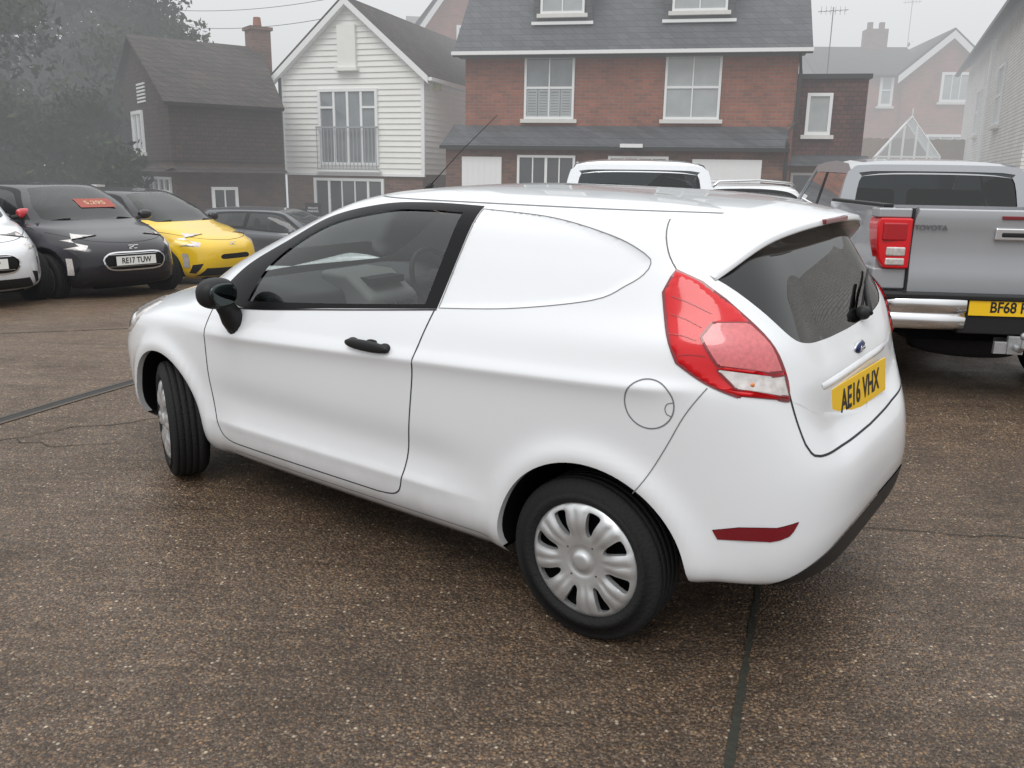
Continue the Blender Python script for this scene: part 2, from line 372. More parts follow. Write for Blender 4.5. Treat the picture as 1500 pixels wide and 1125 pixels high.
# ================================================================= ground
def gh(x,y):
    a=.0303*(y-2.46)
    a=np.where(y<5.0,a,.077+.03*np.tanh((y-5)/1.0*1.0))
    a=np.where(y<-3,-.165,a)
    s=1/(1+np.exp((x+1.0)/.9))
    d=s*(.10*sst(6,10,y)+.085*np.maximum(0,np.log1p(np.exp(np.clip((y-12.0),-20,40)))))
    return a-np.minimum(d,1.2)
def ghf(x,y): return float(gh(np.array([float(x)]),np.array([float(y)]))[0])
def ground():
    xs=np.concatenate([np.linspace(-300,-25,10),np.linspace(-22,22,111),np.linspace(25,300,10)])
    ys=np.concatenate([np.linspace(-60,-6,8),np.linspace(-5,32,120),np.linspace(36,400,16)])
    X,Y=np.meshgrid(xs,ys);Z=gh(X.ravel(),Y.ravel());nx=len(xs)
    v=np.stack([X.ravel(),Y.ravel(),Z],1);f=[(j*nx+i,j*nx+i+1,(j+1)*nx+i+1,(j+1)*nx+i) for j in range(len(ys)-1) for i in range(nx-1)]
    m,nt,b=newmat("wet_aggregate_concrete");L=nt.links.new;N=nt.nodes.new
    g=N("ShaderNodeNewGeometry");P=g.outputs["Position"]
    vo=N("ShaderNodeTexVoronoi");vo.inputs["Scale"].default_value=70;L(P,vo.inputs["Vector"])
    vo2=N("ShaderNodeTexVoronoi");vo2.inputs["Scale"].default_value=165;L(P,vo2.inputs["Vector"])
    def ramp(src,st,const=False):
        r=N("ShaderNodeValToRGB");e=r.color_ramp.elements
        for i,(p,c) in enumerate(st):
            if i<2: e[i].position=p;e[i].color=tuple(c)+(1,)
            else: q=e.new(p);q.color=tuple(c)+(1,)
        if const: r.color_ramp.interpolation='CONSTANT'
        L(src,r.inputs[0]);return r
    sr=N("ShaderNodeSeparateColor");L(vo.outputs["Color"],sr.inputs[0])
    st=ramp(sr.outputs[0],[(0,(.060,.040,.027)),(.25,(.130,.076,.042)),(.42,(.080,.058,.043)),(.58,(.180,.112,.064)),(.72,(.115,.090,.068)),(.84,(.26,.165,.09)),(.92,(.16,.105,.065)),(.97,(.42,.34,.25))],True)
    dm=ramp(vo.outputs["Distance"],[(.26,(1,1,1)),(.52,(0,0,0))])
    sr2=N("ShaderNodeSeparateColor");L(vo2.outputs["Color"],sr2.inputs[0])
    st2=ramp(sr2.outputs[1],[(0,(.042,.029,.021)),(.6,(.080,.055,.038)),(.9,(.16,.11,.073)),(1,(.25,.185,.13))])
    mx=N("ShaderNodeMix");mx.data_type='RGBA';L(dm.outputs[0],mx.inputs[0]);L(st2.outputs[0],mx.inputs[6]);L(st.outputs[0],mx.inputs[7])
    n1=N("ShaderNodeTexNoise");n1.inputs["Scale"].default_value=.9;n1.inputs["Detail"].default_value=6;n1.inputs["Roughness"].default_value=.72;L(P,n1.inputs["Vector"])
    mr=N("ShaderNodeMapRange");mr.inputs[1].default_value=.32;mr.inputs[2].default_value=.68;mr.inputs[3].default_value=.55;mr.inputs[4].default_value=1.3;L(n1.outputs["Fac"],mr.inputs[0])
    mp=N("ShaderNodeMapping");mp.inputs["Rotation"].default_value=(0,0,math.radians(12));mp.inputs["Scale"].default_value=(.7,7.5,1);L(P,mp.inputs[0])
    wv=N("ShaderNodeTexNoise");wv.inputs["Scale"].default_value=2.4;wv.inputs["Detail"].default_value=5;wv.inputs["Roughness"].default_value=.7;L(mp.outputs[0],wv.inputs["Vector"])
    mr2=N("ShaderNodeMapRange");mr2.inputs[1].default_value=.3;mr2.inputs[2].default_value=.7;mr2.inputs[3].default_value=.70;mr2.inputs[4].default_value=1.2;L(wv.outputs["Fac"],mr2.inputs[0])
    mm=N("ShaderNodeMath");mm.operation='MULTIPLY';L(mr.outputs[0],mm.inputs[0]);L(mr2.outputs[0],mm.inputs[1])
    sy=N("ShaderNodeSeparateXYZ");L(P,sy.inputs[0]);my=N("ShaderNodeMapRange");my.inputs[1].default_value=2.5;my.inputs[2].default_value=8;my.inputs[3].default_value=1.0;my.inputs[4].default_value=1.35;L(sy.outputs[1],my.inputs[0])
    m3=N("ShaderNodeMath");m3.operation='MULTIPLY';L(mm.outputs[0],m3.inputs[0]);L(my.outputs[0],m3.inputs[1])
    sc=N("ShaderNodeVectorMath");sc.operation='SCALE';L(mx.outputs[2],sc.inputs[0]);L(m3.outputs[0],sc.inputs["Scale"]);L(sc.outputs[0],b.inputs["Base Color"])
    rr=N("ShaderNodeMapRange");rr.inputs[1].default_value=.38;rr.inputs[2].default_value=.62;rr.inputs[3].default_value=.58;rr.inputs[4].default_value=.30;L(n1.outputs["Fac"],rr.inputs[0]);L(rr.outputs[0],b.inputs["Roughness"])
    b.inputs["Specular IOR Level"].default_value=.36
    bp=N("ShaderNodeBump");bp.inputs["Strength"].default_value=.6;bp.inputs["Distance"].default_value=.005;L(dm.outputs[0],bp.inputs["Height"])
    bp2=N("ShaderNodeBump");bp2.inputs["Strength"].default_value=.3;bp2.inputs["Distance"].default_value=.02;L(wv.outputs["Fac"],bp2.inputs["Height"]);L(bp.outputs[0],bp2.inputs["Normal"]);L(bp2.outputs[0],b.inputs["Normal"])
    o=mk("ground",v,f,m,smooth=True);o["kind"]="structure"
    def strip(g,pts,w,dz=.004,jit=0,step=.12):
        P=[];
        for (x0,y0),(x1,y1) in zip(pts[:-1],pts[1:]):
            n=max(1,int(math.hypot(x1-x0,y1-y0)/step))
            for i in range(n): t=i/n;P.append((x0+(x1-x0)*t,y0+(y1-y0)*t))
        P.append(pts[-1]);v=[];f=[]
        P=[(x+random.gauss(0,jit),y+random.gauss(0,jit)) for x,y in P]
        for i,(x,y) in enumerate(P):
            a=P[max(i-1,0)];c=P[min(i+1,len(P)-1)];dx,dy=c[0]-a[0],c[1]-a[1];l=math.hypot(dx,dy)+1e-9;nx_,ny_=-dy/l,dx/l
            ww=w*(1+(random.uniform(-.35,.35) if jit else 0))
            for s in (1,-1): X,Y=x+nx_*ww/2*s,y+ny_*ww/2*s;v.append((X,Y,ghf(X,Y)+dz))
        f=[(2*i,2*i+1,2*i+3,2*i+2) for i in range(len(P)-1)];g.add(v,f)
    jm=M("joint_dark",(.020,.020,.014),.8,var=.5,vscale=40,bump=.5)
    g=G();strip(g,[(-.6,-1.4),(.61,2.05),(.99,3.13),(2.4,7.2),(5.2,15.2)],.022,jit=.0014,step=.05);o=g.mk("slab_joint",jm);o["kind"]="structure"
    g=G();strip(g,[(1.18,3.72),(1.9,3.62),(2.7,3.53),(4.6,3.25)],.007,jit=.008,step=.06);
    strip(g,[(-3.1,4.5),(-2.84,4.68),(-2.6,4.9),(-2.3,5.0),(-2.0,5.3),(-1.9,5.6)],.008,jit=.015,step=.08)
    strip(g,[(-2.84,4.68),(-2.5,4.55),(-2.2,4.62)],.006,jit=.015,step=.08)
    strip(g,[(-7,6.9),(-4,8.2),(-1,9.6),(2,10.9)],.018,jit=.004)
    o=g.mk("concrete_cracks",jm);o["kind"]="structure"
    g=G();strip(g,[(-4.9,1.0),(-3.10,4.99),(-2.72,5.88),(-.6,11)],.065,dz=.004);o=g.mk("drain_channel",M("drain_dark",(.022,.021,.021),.7,var=.5,vscale=12));o["kind"]="structure"
    g=G();strip(g,[(-4.9-.055,1.0),(-3.155,4.99),(-2.775,5.88),(-.655,11)],.03,dz=.005);strip(g,[(-4.9+.055,1.0),(-3.045,4.99),(-2.665,5.88),(-.545,11)],.03,dz=.005);o=g.mk("drain_edging",M("drain_kerb",(.085,.068,.054),.75,var=.4,vscale=25));o["kind"]="structure"
    g=G();n=24;v=[(-3.35+.28*math.cos(2*pi*i/n),10.0+.28*math.sin(2*pi*i/n),ghf(-3.35,10)+.006) for i in range(n)];g.add(v,[tuple(range(n))]);o=g.mk("manhole_cover",jm);o["kind"]="structure"
ground()
# ================================================================= main van
FL=[(.74,.20,.19,(-.67,.285),(3.0,.20),5,4.4),(.80,.25,.24,(-.715,.345),(3.13,.24),5,4.4),(.835,.33,.32,(-.73,.42),(3.20,.34),5,4.4),
(.840,.48,.46,(-.738,.52),(3.23,.48),5,4.4),(.852,.68,.63,(-.715,.655),(3.22,.62),5,4.3),(.857,.90,.79,(-.640,.79),(3.12,.74),5.5,4.2),
(.845,.98,.86,(-.612,.93),(2.85,.87),5.5,4.4),(.822,1.065,.93,(-.575,1.02),(2.42,.99),6,5.5),(.775,1.16,1.10,(-.53,1.11),(2.12,1.12),6,5.5),
(.72,1.29,1.25,(-.45,1.26),(1.80,1.27),6,5),(.67,1.39,1.36,(-.375,1.37),(1.55,1.385),6,4.5),(.615,1.445,1.42,(-.31,1.43),(1.38,1.44),5,4),
(.52,1.475,1.46,(-.22,1.462),(1.2,1.468),4,3.5),(.3,1.495,1.49,(0.03,1.485),(.95,1.492),3,3),(.02,1.5,1.5,(.56,1.5),(.64,1.5),2,2)]
def main_van():
    sh=Shell(.6,FL,wheels=((-.02,.30,.375),(2.45,.30,.375)),flare=.02,scoop=.012,lift=.12)
    T=thing("delivery_van","small white three-door panel van on wet concrete yard","van")
    a,b,g_=map(math.radians,(144.2265,1.025,-1.3977))
    X=Vector((math.cos(a)*math.cos(b),math.sin(a)*math.cos(b),math.sin(b)));Lv=Vector((-math.sin(a),math.cos(a),0));Z=X.cross(Lv);L2=Lv*math.cos(g_)+Z*math.sin(g_);Z2=X.cross(L2)
    T.matrix_world=frame4((.7282,3.3811,.028),X,L2,Z2)
    I=lambda pts,closed=False,mode='xz',step=.025: sh.inv(curve(pts,closed,step),mode)
    fr=I([(1.97,1.01,1),(1.83,1.13),(1.62,1.243),(1.40,1.355),(1.1,1.422),(.85,1.44),(.59,1.44,1),(.625,1.25),(.66,1.082,1),(1.2,1.02),(1.75,.955)],True)
    gl=I([(1.74,.985,1),(1.64,1.155),(1.39,1.317),(1.06,1.398),(.85,1.414),(.665,1.415,1),(.69,1.25),(.72,1.09,1),(1.2,1.038)],True)
    tri=I([(1.90,1.02,1),(1.79,1.115),(1.72,1.16,1),(1.775,.985,1)],True)
    qp=I([(.585,1.432,1),(.27,1.420),(.02,1.378),(-.105,1.333),(-.132,1.306),(-.118,1.272),(-.07,1.235),(.035,1.18),(.34,1.12),(.652,1.085,1)],True)
    door=I([(1.99,.96,1),(2.02,.80),(2.02,.55),(1.98,.37),(1.92,.315),(1.80,.308,1),(.95,.312,1),(.85,.33),(.81,.40),(.765,.62),(.72,.90),(.67,1.08,1),(.595,1.445,1),(1.1,1.43),(1.6,1.27)],True)
    a1,a1l=archpoly(sh,-.02,.30,.36);a2,a2l=archpoly(sh,2.45,.30,.355)
    lampo=np.concatenate([I([(-.215,1.292,1),(-.196,1.225,1),(-.235,1.13),(-.292,1.035,1),(-.38,.985),(-.47,.952,1)]),I([(.66,.935,1),(.633,.928,1),(.622,.98),(.63,1.04),(.65,1.12),(.665,1.17,1)],mode='yz'),I([(-.375,1.215,1),(-.30,1.262,1)])])
    lm1=np.concatenate([I([(-.362,1.148,1),(-.345,1.11,1),(-.405,1.038,1)]),I([(.678,1.016,1),(.640,1.016,1),(.650,1.085,1),(.668,1.150,1)],mode='yz')])
    lm2=np.concatenate([I([(-.405,1.025,1),(-.46,.972,1)]),I([(.66,.946,1),(.637,.942,1),(.637,1.004,1),(.675,1.004,1)],mode='yz')])
    rw=np.concatenate([I([(.0,1.40),(.5,1.39),(.60,1.365),(.645,1.32),(.660,1.275,1),(.61,1.19),(.53,1.10),(.42,1.065),(.25,1.05),(0,1.045)],mode='yz')]);rw[0,0]=rw[-1,0]=0
    tg=I([(0,1.43,1),(.57,1.42,1),(.665,1.30),(.668,1.21),(.652,1.12),(.63,1.04),(.622,.93),(.605,.83),(.585,.775),(.53,.742),(.3,.722),(0,.715,1)],mode='yz');tg[0,0]=tg[-1,0]=0
    seam=I([(-.39,.97),(-.335,.88),(-.285,.77),(-.225,.65),(-.19,.60)])
    bump=np.concatenate([seam,[[seam[-1,0]+.0,0],[0,0]],[[0,tg[-1,1]+.3]]])
    val=I([(0,.46),(.35,.45),(.5,.42),(.60,.385),(.67,.345)],mode='yz');val[0,0]=0;val=np.concatenate([val,[[val[-1,0]+.02,0],[0,0]]])
    ref=np.concatenate([I([(-.455,.495,1),(-.438,.524,1),(-.51,.543,1)]),I([(.70,.546,1),(.645,.560,1),(.67,.515),(.71,.500,1)],mode='yz')])
    ws=np.concatenate([[[pi,7.05]],I([(2.28,1.0),(2.20,1.03,1),(1.84,1.23),(1.52,1.38),(1.42,1.415,1)]),[[pi,10.9]]])
    hl=I([(2.80,.72,1),(2.64,.86,1),(2.86,.845),(3.00,.76),(3.04,.66,1),(2.93,.66)],True)
    fuel=I(circ(-.225,.90,.078,0,351,40),False,step=1)
    regs=[("hole",a1),("hole",a2),("side_glass",gl),("tri",tri),("frame",fr),("lampmid",lm1),("lampclear",lm2),("lamp",lampo),("rear_window",rw),("fuel",fuel),("quarter",qp),("door",door),("reflector",ref),("valance",val),("tailgate",tg),("bumper",bump),("windscreen",ws),("headlamp",hl)]
    C=Cut(sh,regs,230,150)
    C.part("body",["default"],WHITE,T)
    for s in (1,-1):
        C.part("side_panel",["quarter"],WHITE,T,side=s,off=-.005,edge=.02)
        d=C.part("door",["door"],WHITE,T,side=s)
        C.part("window_frame",["frame","tri"],GLOSSB,d,side=s,off=.002)
        C.part("window",["side_glass"],SIDEGL,d,side=s,off=-.004)
        g=G();hx,hz=.95,.915;uv=sh.inv([(hx,hz)],'xz');y=sh.P(uv[:,0],uv[:,1])[0,1]-.008
        g.ell((hx,(y+.028)*s,hz),(.115,.014,.021),24,10,.8).ell((hx+.085,(y+.012)*s,hz),(.026,.022,.019)).ell((hx-.085,(y+.012)*s,hz),(.026,.022,.019))
        g.ell((hx-.01,(y+.0)*s,hz-.006),(.05,.006,.028))
        g.mk("door_handle",BLACKPL,d,smooth=True)
        m=empty("wing_mirror",T)
        g=G();g.ell((1.785,.930*s,1.03),(.062,.086,.066),36,20,.85);g.mk("mirror_housing",BLACKPL,m,smooth=True)
        g=G();g.ell((1.734,.930*s,1.03),(.012,.068,.048),28,12,.8);g.mk("mirror_glass",MIRG,m,smooth=True)
        g=G();g.tube([(1.80,.815*s,.87),(1.80,.845*s,.91),(1.79,.875*s,.95),(1.785,.905*s,.995)],[.055,.052,.042,.040],16);g.mk("mirror_foot",BLACKPL,m,smooth=True)
        lp=C.part("tail_lamp",["lamp"],REDL,T,side=s,off=.008,edge=.008)
        C.part("lamp_reflector",["lampmid"],REDL2,lp,side=s,base=.012)
        C.part("reversing_lens",["lampclear"],CLEARL,lp,side=s,base=.012)
        uvb=sh.inv([(-.50,.985)],'xz');pb=sh.P(uvb[:,0],uvb[:,1])[0];G().ell((pb[0],(pb[1]+.008)*s,pb[2]),(.010,.009,.010)).mk("indicator_bulb",AMBER,lp,smooth=True)
        g=G();ribbon(g,sh,lampo,.010,.003,True,s);g.mk("lamp_gasket",REDD,lp)
        g=G();ribbon(g,sh,lm1,.007,.0135,True,s);g.mk("lamp_seam",REDD,lp)
        g=G();ribbon(g,sh,lm2,.006,.0135,True,s);g.mk("lamp_seam",REDD,lp)
        for (p,q_) in (((-.225,1.215),(-.35,1.175)),((-.235,1.165),(-.338,1.135)),((-.25,1.11),(-.335,1.10)),((-.29,1.055),(-.37,1.06))):
            g=G();ribbon(g,sh,I([p,((p[0]+q_[0])/2,(p[1]+q_[1])/2+.004),q_]),.003,.0102,False,s);g.mk("lamp_rib",REDR,lp)
        C.part("bumper_reflector",["reflector"],REDD,T,side=s,off=.003)
        C.part("headlamp",["headlamp"],CLEARL,T,side=s,off=.006,edge=.02)
        g=G();ribbon(g,sh,I([(.66,1.078),(1.2,1.014),(1.78,.95),(1.985,.965,1),(2.02,.80),(2.02,.55),(1.98,.37),(1.92,.315),(1.80,.308,1),(.95,.312,1),(.85,.33),(.81,.40),(.765,.62),(.72,.90),(.67,1.075)]),.0055,side=s);g.mk("door_gap",GAP,T)
        g=G();ribbon(g,sh,seam,.0035,side=s);g.mk("bumper_seam",GAPL,T)
        g=G();ribbon(g,sh,qp,.0032,closed=True,side=s);g.mk("side_panel_groove",GAPL,T)
        g=G();ribbon(g,sh,I([(1.9,.262),(1.2,.262),(.4,.27)]),.004,side=s);g.mk("sill_groove",GAPL,T)
        g=G();ribbon(g,sh,np.array([[p,11.3] for p in np.linspace(.60,2.35,80)]),.008,side=s);g.mk("roof_ditch",GAPL,T)
        g=G();ribbon(g,sh,I([(-.135,1.437),(-.155,1.385),(-.185,1.33),(-.225,1.285)]),.005,side=s);g.mk("spoiler_gap",GAPL,T)
        tl=tg[(sh.P(tg[:,0],tg[:,1])[:,2]<1.05)];g=G();ribbon(g,sh,tl,.008,side=s);g.mk("tailgate_gap",GAP,T)
    C.part("fuel_flap",["fuel"],WHITE,T,side=1)
    g=G();ribbon(g,sh,fuel,.0045,closed=True);g.mk("fuel_flap_gap",GAPL,T)
    g=G();ribbon(g,sh,I([(-.300,.915),(-.283,.910),(-.276,.893),(-.283,.876),(-.300,.871)]),.003);g.mk("fuel_flap_notch",GAPL,T)
    C.part("rear_bumper",["bumper"],WHITE,T)
    C.part("bumper_valance",["valance"],BLACKPL,T,off=.004)
    tgo=C.part("tailgate",["tailgate"],WHITE,T)
    C.part("rear_window",["rear_window"],REARGL,tgo,off=-.002)
    C.part("windscreen",["windscreen"],SIDEGL,T)
    arch_parts(sh,T,(a1l,a2l),WHITE)
    g=G();g.box(.38,2.1,-.74,.74,.20,.24).box(-.5,3.0,-.45,.45,.22,.30);g.mk("underbody",DARK,T)
    prof=[(0,[(-.05,1.490),(-.22,1.480),(-.38,1.456),(-.480,1.434),(-.484,1.414),(-.44,1.404),(-.33,1.393)]),
          (.3,[(-.05,1.482),(-.22,1.473),(-.375,1.448),(-.470,1.426),(-.474,1.406),(-.43,1.396),(-.33,1.386)]),
          (.48,[(-.06,1.467),(-.21,1.457),(-.36,1.430),(-.448,1.408),(-.452,1.388),(-.41,1.378),(-.32,1.368)]),
          (.555,[(-.08,1.447),(-.21,1.437),(-.35,1.405),(-.425,1.384),(-.428,1.364),(-.39,1.354),(-.32,1.343)]),
          (.605,[(-.11,1.420),(-.21,1.409),(-.33,1.372),(-.398,1.350),(-.400,1.332),(-.37,1.322),(-.315,1.315)]),
          (.642,[(-.13,1.378),(-.21,1.366),(-.31,1.33),(-.365,1.312),(-.367,1.296),(-.34,1.288),(-.31,1.285)]),
          (.664,[(-.16,1.325),(-.22,1.315),(-.29,1.29),(-.330,1.277),(-.332,1.265),(-.32,1.26),(-.29,1.258)])]
    ysx=[-y for y,_ in prof[:0:-1]]+[y for y,_ in prof];pp=[p for _,p in prof[:0:-1]]+[p for _,p in prof];v=[];n=7
    for y,p in zip(ysx,pp): v+=[(x,y,z) for x,z in p]
    f=[(i*n+j,i*n+j+1,(i+1)*n+j+1,(i+1)*n+j) for i in range(len(ysx)-1) for j in range(n-1)]+[tuple(range(n)),tuple(range((len(ysx)-1)*n,len(ysx)*n))[::-1]]
    sp=mk("roof_spoiler",v,f,WHITE,T,smooth=True)
    cr=sp.data.attributes.new("crease_edge",'FLOAT','EDGE')
    for e in sp.data.edges:
        a_,b_=e.vertices
        if a_%n==b_%n and (a_%n) in (3,4): cr.data[e.index].value=.8
    sb=sp.modifiers.new("s",'SUBSURF');sb.levels=2;sb.render_levels=2
    g=G();g.box(-.488,-.45,-.13,.13,1.414,1.430);g.mk("brake_light",REDD,sp,bevel=.003)
    def rearx(y,z): u=sh.inv([(abs(y),z)],'yz');return sh.P(u[:,0],u[:,1])[0,0]
    g=G();v=[];ys=np.linspace(-.40,.40,21);m_=5
    for y in ys:
        x=rearx(y,.92);k=1-abs(y/.40)**6;v+=[(x+.004,y,.937),(x-.004*k,y,.930),(x-.008*k,y,.921),(x-.006*k,y,.913),(x+.004,y,.909)]
    g.add(v,[(i*m_+j,i*m_+j+1,(i+1)*m_+j+1,(i+1)*m_+j) for i in range(20) for j in range(4)]);g.mk("plate_ledge",WHITE,tgo,smooth=True)
    x0=rearx(0,.84);plate(tgo,"AE16 VHX",PLATEY,(x0-.006,.012,.836),(-1,.04,.12),w=.60,h=.125)
    by=-.06
    g=G().ell((rearx(0,.975)-.002,by,.974),(.008,.062,.026),24,10);o=g.mk("badge",CHROME,tgo,smooth=True)
    G().ell((rearx(0,.975)-.006,by,.974),(.010,.055,.0215),24,10).mk("badge_centre",M("blue_badge",(.006,.018,.09),.35,spec=.3),o,smooth=True)
    textmesh("badge_lettering","Ford",.03,CHROME,o,frame4((rearx(0,.975)-.0165,by,.973),(0,-1,0),(0,0,1),(-1,0,0)))
    g=G();wy=-.20;wz=1.075;wx=rearx(wy,wz)
    g.ell((wx-.015,wy,wz),(.026,.036,.026),16,10,.8)
    g.tube([(wx-.04,wy,wz),(rearx(-.27,1.12)-.03,-.27,1.12),(rearx(-.36,1.17)-.02,-.36,1.17)],[.012,.010,.006],8)
    g.tube([(rearx(-.22,1.09)-.012,-.22,1.09),(rearx(-.48,1.20)-.012,-.48,1.20)],.005,6);g.mk("rear_wiper",BLACKPL,tgo,smooth=True)
    g=G();g.tube([(1.41,0,1.44),(1.38,0,1.475)],[.02,.012],10).tube([(1.38,0,1.475),(1.21,0,1.62),(1.0,0,1.78)],[.0025,.002,.0013],6);g.mk("roof_aerial",BLACKPL,T,smooth=True)
    g=G();g.prism([(2.3,.6),(2.28,.98),(2.0,1.0),(1.82,.95),(1.78,.8),(1.8,.55)],-.70,.70);g.mk("dashboard",INTER,T,bevel=.03)
    g=G();g.prism([(2.0,1.03),(1.80,1.03),(1.62,.92),(1.62,.75),(2.0,.7)],-.17,.17);cc=g.mk("centre_console",INTER2,T,bevel=.03)
    g=G()
    for i in range(3):
        for j in range(3): g.box(1.605,1.63,-.09+.07*j-.02,-.09+.07*j+.02,.79+.04*i,.81+.04*i)
    g.box(1.67,1.76,-.11,.11,.975,1.01);g.mk("console_buttons",BLACKPL,cc)
    sw=empty("steering_wheel",T,(1.66,-.36,.95),(0,math.radians(-62),0));
    v=[];n,m_=40,8
    for i in range(n):
        t=2*pi*i/n
        for j in range(m_): u=2*pi*j/m_;r=.18+.014*math.cos(u);v.append((r*math.cos(t),r*math.sin(t),.014*math.sin(u)))
    f=[(i*m_+j,i*m_+(j+1)%m_,((i+1)%n)*m_+(j+1)%m_,((i+1)%n)*m_+j) for i in range(n) for j in range(m_)]
    mk("steering_rim",v,f,BLACKPL,sw,smooth=True);G().box(-.03,.03,-.17,.17,-.012,.012).box(-.16,0,-.02,.02,-.01,.01).ell((0,0,0),(.07,.07,.03)).mk("steering_hub",INTER,sw,smooth=True)
    for s in (1,-1):
        se=empty("seat",T)
        g=G();g.prism([(1.42,.42),(1.42,.60),(1.35,.64),(.95,.58),(.92,.42)],(.36-.24)*s,(.36+.24)*s);g.prism([(1.02,.52),(.90,.52),(.72,1.08),(.75,1.14),(.84,1.14),(1.0,.75)],(.36-.23)*s,(.36+.23)*s);g.mk("seat_cushion",SEATC,se,bevel=.05)
        g=G();g.ell((.73,.36*s,1.235),(.05,.13,.085),20,12,.7);g.mk("headrest",INTER,se,smooth=True)
    g=G();g.prism([(.55,.3),(.50,.3),(.50,1.40),(.55,1.40)],-.6,.6,lambda x,z:1.25 if z<1 else .95);g.mk("bulkhead",INTER2,T)
    g=G();g.box(.55,2.4,-.72,.72,.28,.34);g.mk("cabin_floor",INTER,T)
    for s in (1,-1):
        wheel(T,(0,.828*s,.293),s,0,R=.293,rw=.209)
        wheel(T,(2.489,.80*s,.293),s,-26,R=.293,rw=.209)
main_van()
